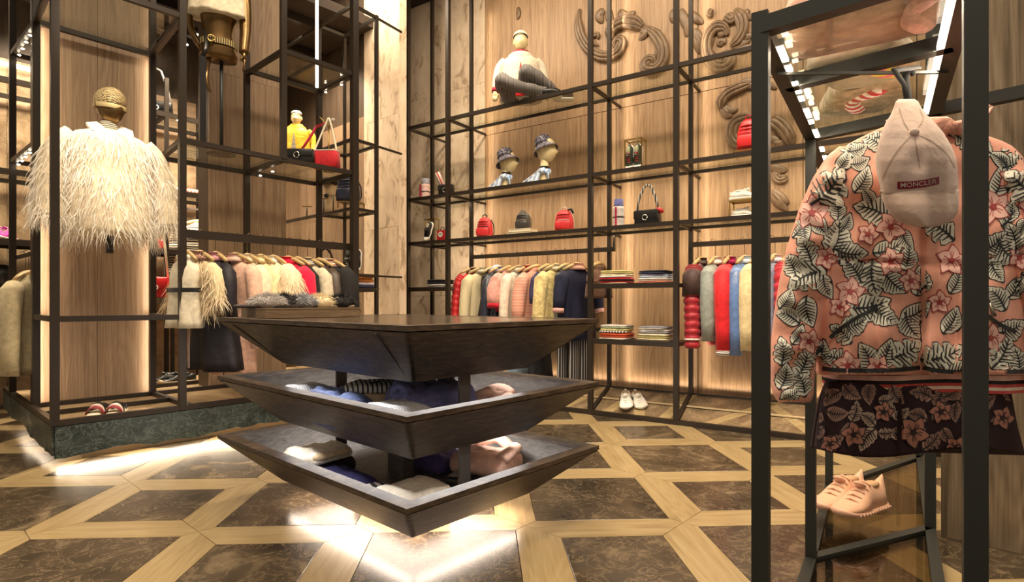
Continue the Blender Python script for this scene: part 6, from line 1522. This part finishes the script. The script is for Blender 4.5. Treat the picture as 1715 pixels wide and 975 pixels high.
# hangers of the pair
hx, hz = jp(1545, 170)
t = thing('clothes_hanger', 'black flat hanger with wide hook carrying the floral jacket', 'hanger', (0, ZJ, 0), 0)
hm = MB(); A_ = V((jp(1522, 0)[0], 0, HT-.028))
hm.tube([A_+V((.012, 0, -.005)), A_+V((.008, 0, .008)), A_+V((-.004, 0, .008)), A_+V((-.010, 0, -.01)), A_+V((-.004, 0, -.05)), A_+V((.004, 0, -.11)), V((jp(1545, 0)[0], 0, jp(0, 200)[1]))], [.006, .009, .010, .011, .011, .012, .014], 8, True, .6)
build(hm, 'hook', plain('matte_black', (.012, .012, .012), .8, 0, .2), t, True)
cx_, cz = jp(1545, 212); hm = MB().tube([V((cx_+f*.21, 0, cz-.02-.060*abs(f)**1.6)) for f in (-1, -.6, -.2, 0, .2, .6, 1)], [.012, .014, .016, .018, .016, .014, .012], 10); build(hm, 'shoulder_bar', BLACK, t, True)
build(MB().tube([V((cx_, .02, cz-.03)), V((cx_, .03, jp(0, 636)[1]+.005))], .004, 6), 'drop_rod', BLACK, t, True)

# the cap hung in front
ZC = 1.235
SCc = ZC/F
def cp(x, y, d=0): return (x-CX)*(ZC-d)/F, CAMH-(y-HZ)*(ZC-d)/F
CAPT = [(166, 1505, 1532, .010), (170, 1500, 1538, .014), (180, 1497, 1543, .022), (192, 1492, 1552, .032), (205, 1484, 1566, .045), (222, 1477, 1580, .060), (245, 1470, 1594, .074), (268, 1467, 1602, .080), (290, 1470, 1604, .078), (312, 1475, 1605, .070), (326, 1478, 1605, .062)]
CP = thing('baseball_hat', 'pale pink baseball cap with a burgundy lettered badge hanging before the floral jacket', 'cap', (0, ZC, 0), 0)
CAPM = fabric('cap_cotton', (.66, .50, .42), .8, .06, .15, 40); CAPD = fabric('cap_side', (.72, .50, .33), .8, .06, .15, 40)
def cpd(x, y):
    xl, xr, hd = interp(CAPT, y); c = (xl+xr)/2; u = max(-.999, min(.999, (x-c)/((xr-xl)/2)))
    d = hd*(1-abs(u)**2.2)**(1/2.2)
    d -= .010*math.exp(-((x-1538)/14)**2-((y-272)/18)**2)
    for xx in (1530+(y-222)*.10,): d -= .0016*math.exp(-((x-xx)/1.2)**2)*(1 if 226 < y < 285 else 0)
    return d
m = MB(); rings = []
for k in range(44):
    y = 166+(326-166)*k/43; xl, xr, hd = interp(CAPT, y); ring = []
    for i in range(48):
        x = xl+(xr-xl)*(.5-.5*math.cos(PI*i/47)); d = cpd(x, y); px, pz = cp(x, y, d); ring.append((px, -d, pz))
    for i in range(14):
        x = xr-(xr-xl)*(.5-.5*math.cos(PI*(i+1)/15)); u = (x-(xl+xr)/2)/((xr-xl)/2); px, pz = cp(x, y); ring.append((px, hd*.35*math.sqrt(max(0, 1-u*u)), pz))
    rings.append(ring)
build(m.loft(rings), 'crown', CAPM, CP, True)
# stitched seams running from the button
C_ = Print(lambda x, y, e: (cp(x, y, cpd(x, y)+e)[0], -cpd(x, y)-e, cp(x, y, cpd(x, y)+e)[1]) if interp(CAPT, y)[0]+1 < x < interp(CAPT, y)[1]-1 else None)
for pts in ([(1528, 226), (1508, 246), (1490, 272), (1477, 300)], [(1534, 224), (1560, 236), (1585, 256), (1599, 280)], [(1531, 228), (1536, 250), (1541, 282)], [(1522, 218), (1512, 200), (1506, 180)], [(1536, 216), (1546, 200), (1540, 182)]): C_.line(pts, .9, 0, .0012)
C_.line([(1503, 326), (1530, 327.5), (1560, 325), (1580, 320)], .6, 0, .0012)
build(C_.m, 'seam', fabric('cap_seam', (.46, .33, .26)), CP)
px, pz = cp(1530, 222, cpd(1530, 222)); build(MB().ell((px, -cpd(1530, 222)-.003, pz), (.0095, .006, .0085), 14, 8), 'button', CAPM, CP, True)
BL = [(318, 1476, 1606, .066, .0), (328, 1479, 1606, .074, .0), (342, 1484, 1606, .080, .0), (356, 1492, 1604, .082, 0), (367, 1504, 1597, .081, 0), (375, 1520, 1584, .079, 0), (380, 1540, 1566, .077, 0)]
m = MB(); rings = []
for k in range(20):
    y = 318+62*k/19; xl, xr, hd, _ = interp(BL, y); f = []; b = []
    for i in range(30):
        u = -1+2*i/29; x = (xl+xr)/2+(xr-xl)/2*u; d = hd*(1-.75*abs(u)**2.4); px, pz = cp(x, y, d); f.append((px, -d, pz)); b.append((px, -d+.006, pz))
    rings.append(f+b[::-1])
build(m.loft(rings), 'visor', fabric('cap_visor', (.62, .46, .37), .8, .06, .15, 40), CP, True)
# badge with raised letters
def cpn(x, y, e): return V((cp(x, y, cpd(x, y)+e)[0], -cpd(x, y)-e, cp(x, y, cpd(x, y)+e)[1]))
B_ = Print(lambda x, y, e: tuple(cpn(x, y, e)))
def bx_(u, v): return (1503+70*u, 304.5-8.5*u+ -3.5*(4*u*(1-u))*-.6+12.5*v)
B_.grid([[bx_(i/20, j/4) for i in range(21)] for j in range(5)][::-1], 0, .0016)
build(B_.m, 'badge', plain('badge_red', (.20, .008, .022), .5), CP)
cu = bpy.data.curves.new('lettering', 'FONT'); cu.body = 'MONCLER'; cu.align_x = 'CENTER'; cu.align_y = 'CENTER'; cu.size = .0148; cu.extrude = .0002; cu.space_character = 1.0; cu.offset = .0001
lo = bpy.data.objects.new('lettering', cu); COL.objects.link(lo)
bpy.context.view_layer.update()
me = bpy.data.meshes.new_from_object(lo.evaluated_get(bpy.context.evaluated_depsgraph_get())); bpy.data.objects.remove(lo)
wd_ = max(v.co.x for v in me.vertices)-min(v.co.x for v in me.vertices)
for v_ in me.vertices:
    u = .5+v_.co.x/wd_*.86; vv = .5-v_.co.y/.0165
    x, y = bx_(u, vv); q = cpn(x, y, .0024); v_.co = q
me.materials.clear(); me.materials.append(plain('letter_white', (.80, .72, .66), .6))
lo = bpy.data.objects.new('lettering', me); COL.objects.link(lo); lo.parent = CP
hk = thing('cap_hook', 'black double strap hook holding the pale pink cap', 'hook', (0, ZC, 0), 0)
a0 = V((cp(1519, 166)[0], .0, cp(1519, 172)[1]))
build(MB().tube([a0, a0+V((.003, .01, .04)), a0+V((.006, .05, .09)), V((jp(1530, 0)[0]*1.0, ZJ-ZC-.02, HT-.02))], [.004, .006, .008, .007], 8, True, .6), 'strap', MATS['matte_black'], hk, True)

# pale sneakers on a clear riser
SK = fabric('sneaker_peach', (.66, .38, .24), .6, .05, .05); SKS = plain('sneaker_sole', (.62, .37, .25), .45)
p0, p1 = at(1392, 856, 2.28), at(1472, 838, 2.44)
rz_ = math.atan2(p1.y-p0.y, p1.x-p0.x)-PI/2
cc = (p0+p1)/2; zb = .115
t = thing('clear_riser', 'clear glass riser block under the pale pink trainers', 'riser', (cc.x, cc.y, .0505), rz_)
build(MB().box((-.10, -.14, .054), (.10, .14, .060)).box((-.10, -.14, 0), (-.09, -.13, .054)).box((.09, -.14, 0), (.10, -.13, .054)).box((-.10, .13, 0), (-.09, .14, .054)).box((.09, .13, 0), (.10, .14, .054)), 'panel', glass('riser_glass', (.97, .97, .95), .5), t)
n = V((math.cos(rz_), math.sin(rz_), 0)); n = n if n.y > 0 else -n
for off, lab in ((0, 'nearer'), (.085, 'farther')):
    pp = cc+n*(off-.02); pp.z = .1138
    shoe('%s pale pink laced trainer with studded sole on the clear riser' % lab, pp, rz_, (SK, SKS, plain('sneaker_lining', (.50, .30, .16), .6), SK), .32, .115, .125, 'pale pink trainers in the front rack', None, studs=True)

# folded clothes lying on the glass top of the front rack, seen from below
zt = HT+.0275
crump('folded_blouse', 'pink folded blouse on the glass top of the front rack, nearest of three', V((.80, 1.32, zt)), FAa, (.24, .30, .075), fab('top_pink', (.72, .42, .32), wr=.7), 'folded clothes on the front rack top', 21, .016, lobes=[([(-.08, -.13, .01), (0, -.10, .012), (.09, -.13, .01)], .028, None)])
crump('folded_shirt', 'cream folded shirt on the glass top of the front rack, middle of three', V((.96, 1.56, zt)), FAa-.3, (.26, .22, .070), fab('top_cream', (.74, .60, .46), wr=.7), 'folded clothes on the front rack top', 22, .014, lobes=[([(-.1, -.06, .008), (0, -.02, .01), (.1, -.07, .008)], .030, striped('lime_pink', (.62, .56, .06), (.62, .16, .20), 9, 0, dist=2))])
crump('folded_shirt', 'pale floral folded shirt on the glass top of the front rack, farthest of three', V((1.10, 1.80, zt)), FAa+.3, (.27, .20, .060), fab('top_floral', (.64, .50, .36), wr=.9, var=.5), 'folded clothes on the front rack top', 23, .014, lobes=[([(-.1, -.03, .008), (0, .02, .01), (.1, -.02, .008)], .026, striped('red_white_bits', (.50, .04, .05), (.80, .74, .66), 10, 0, dist=3))])
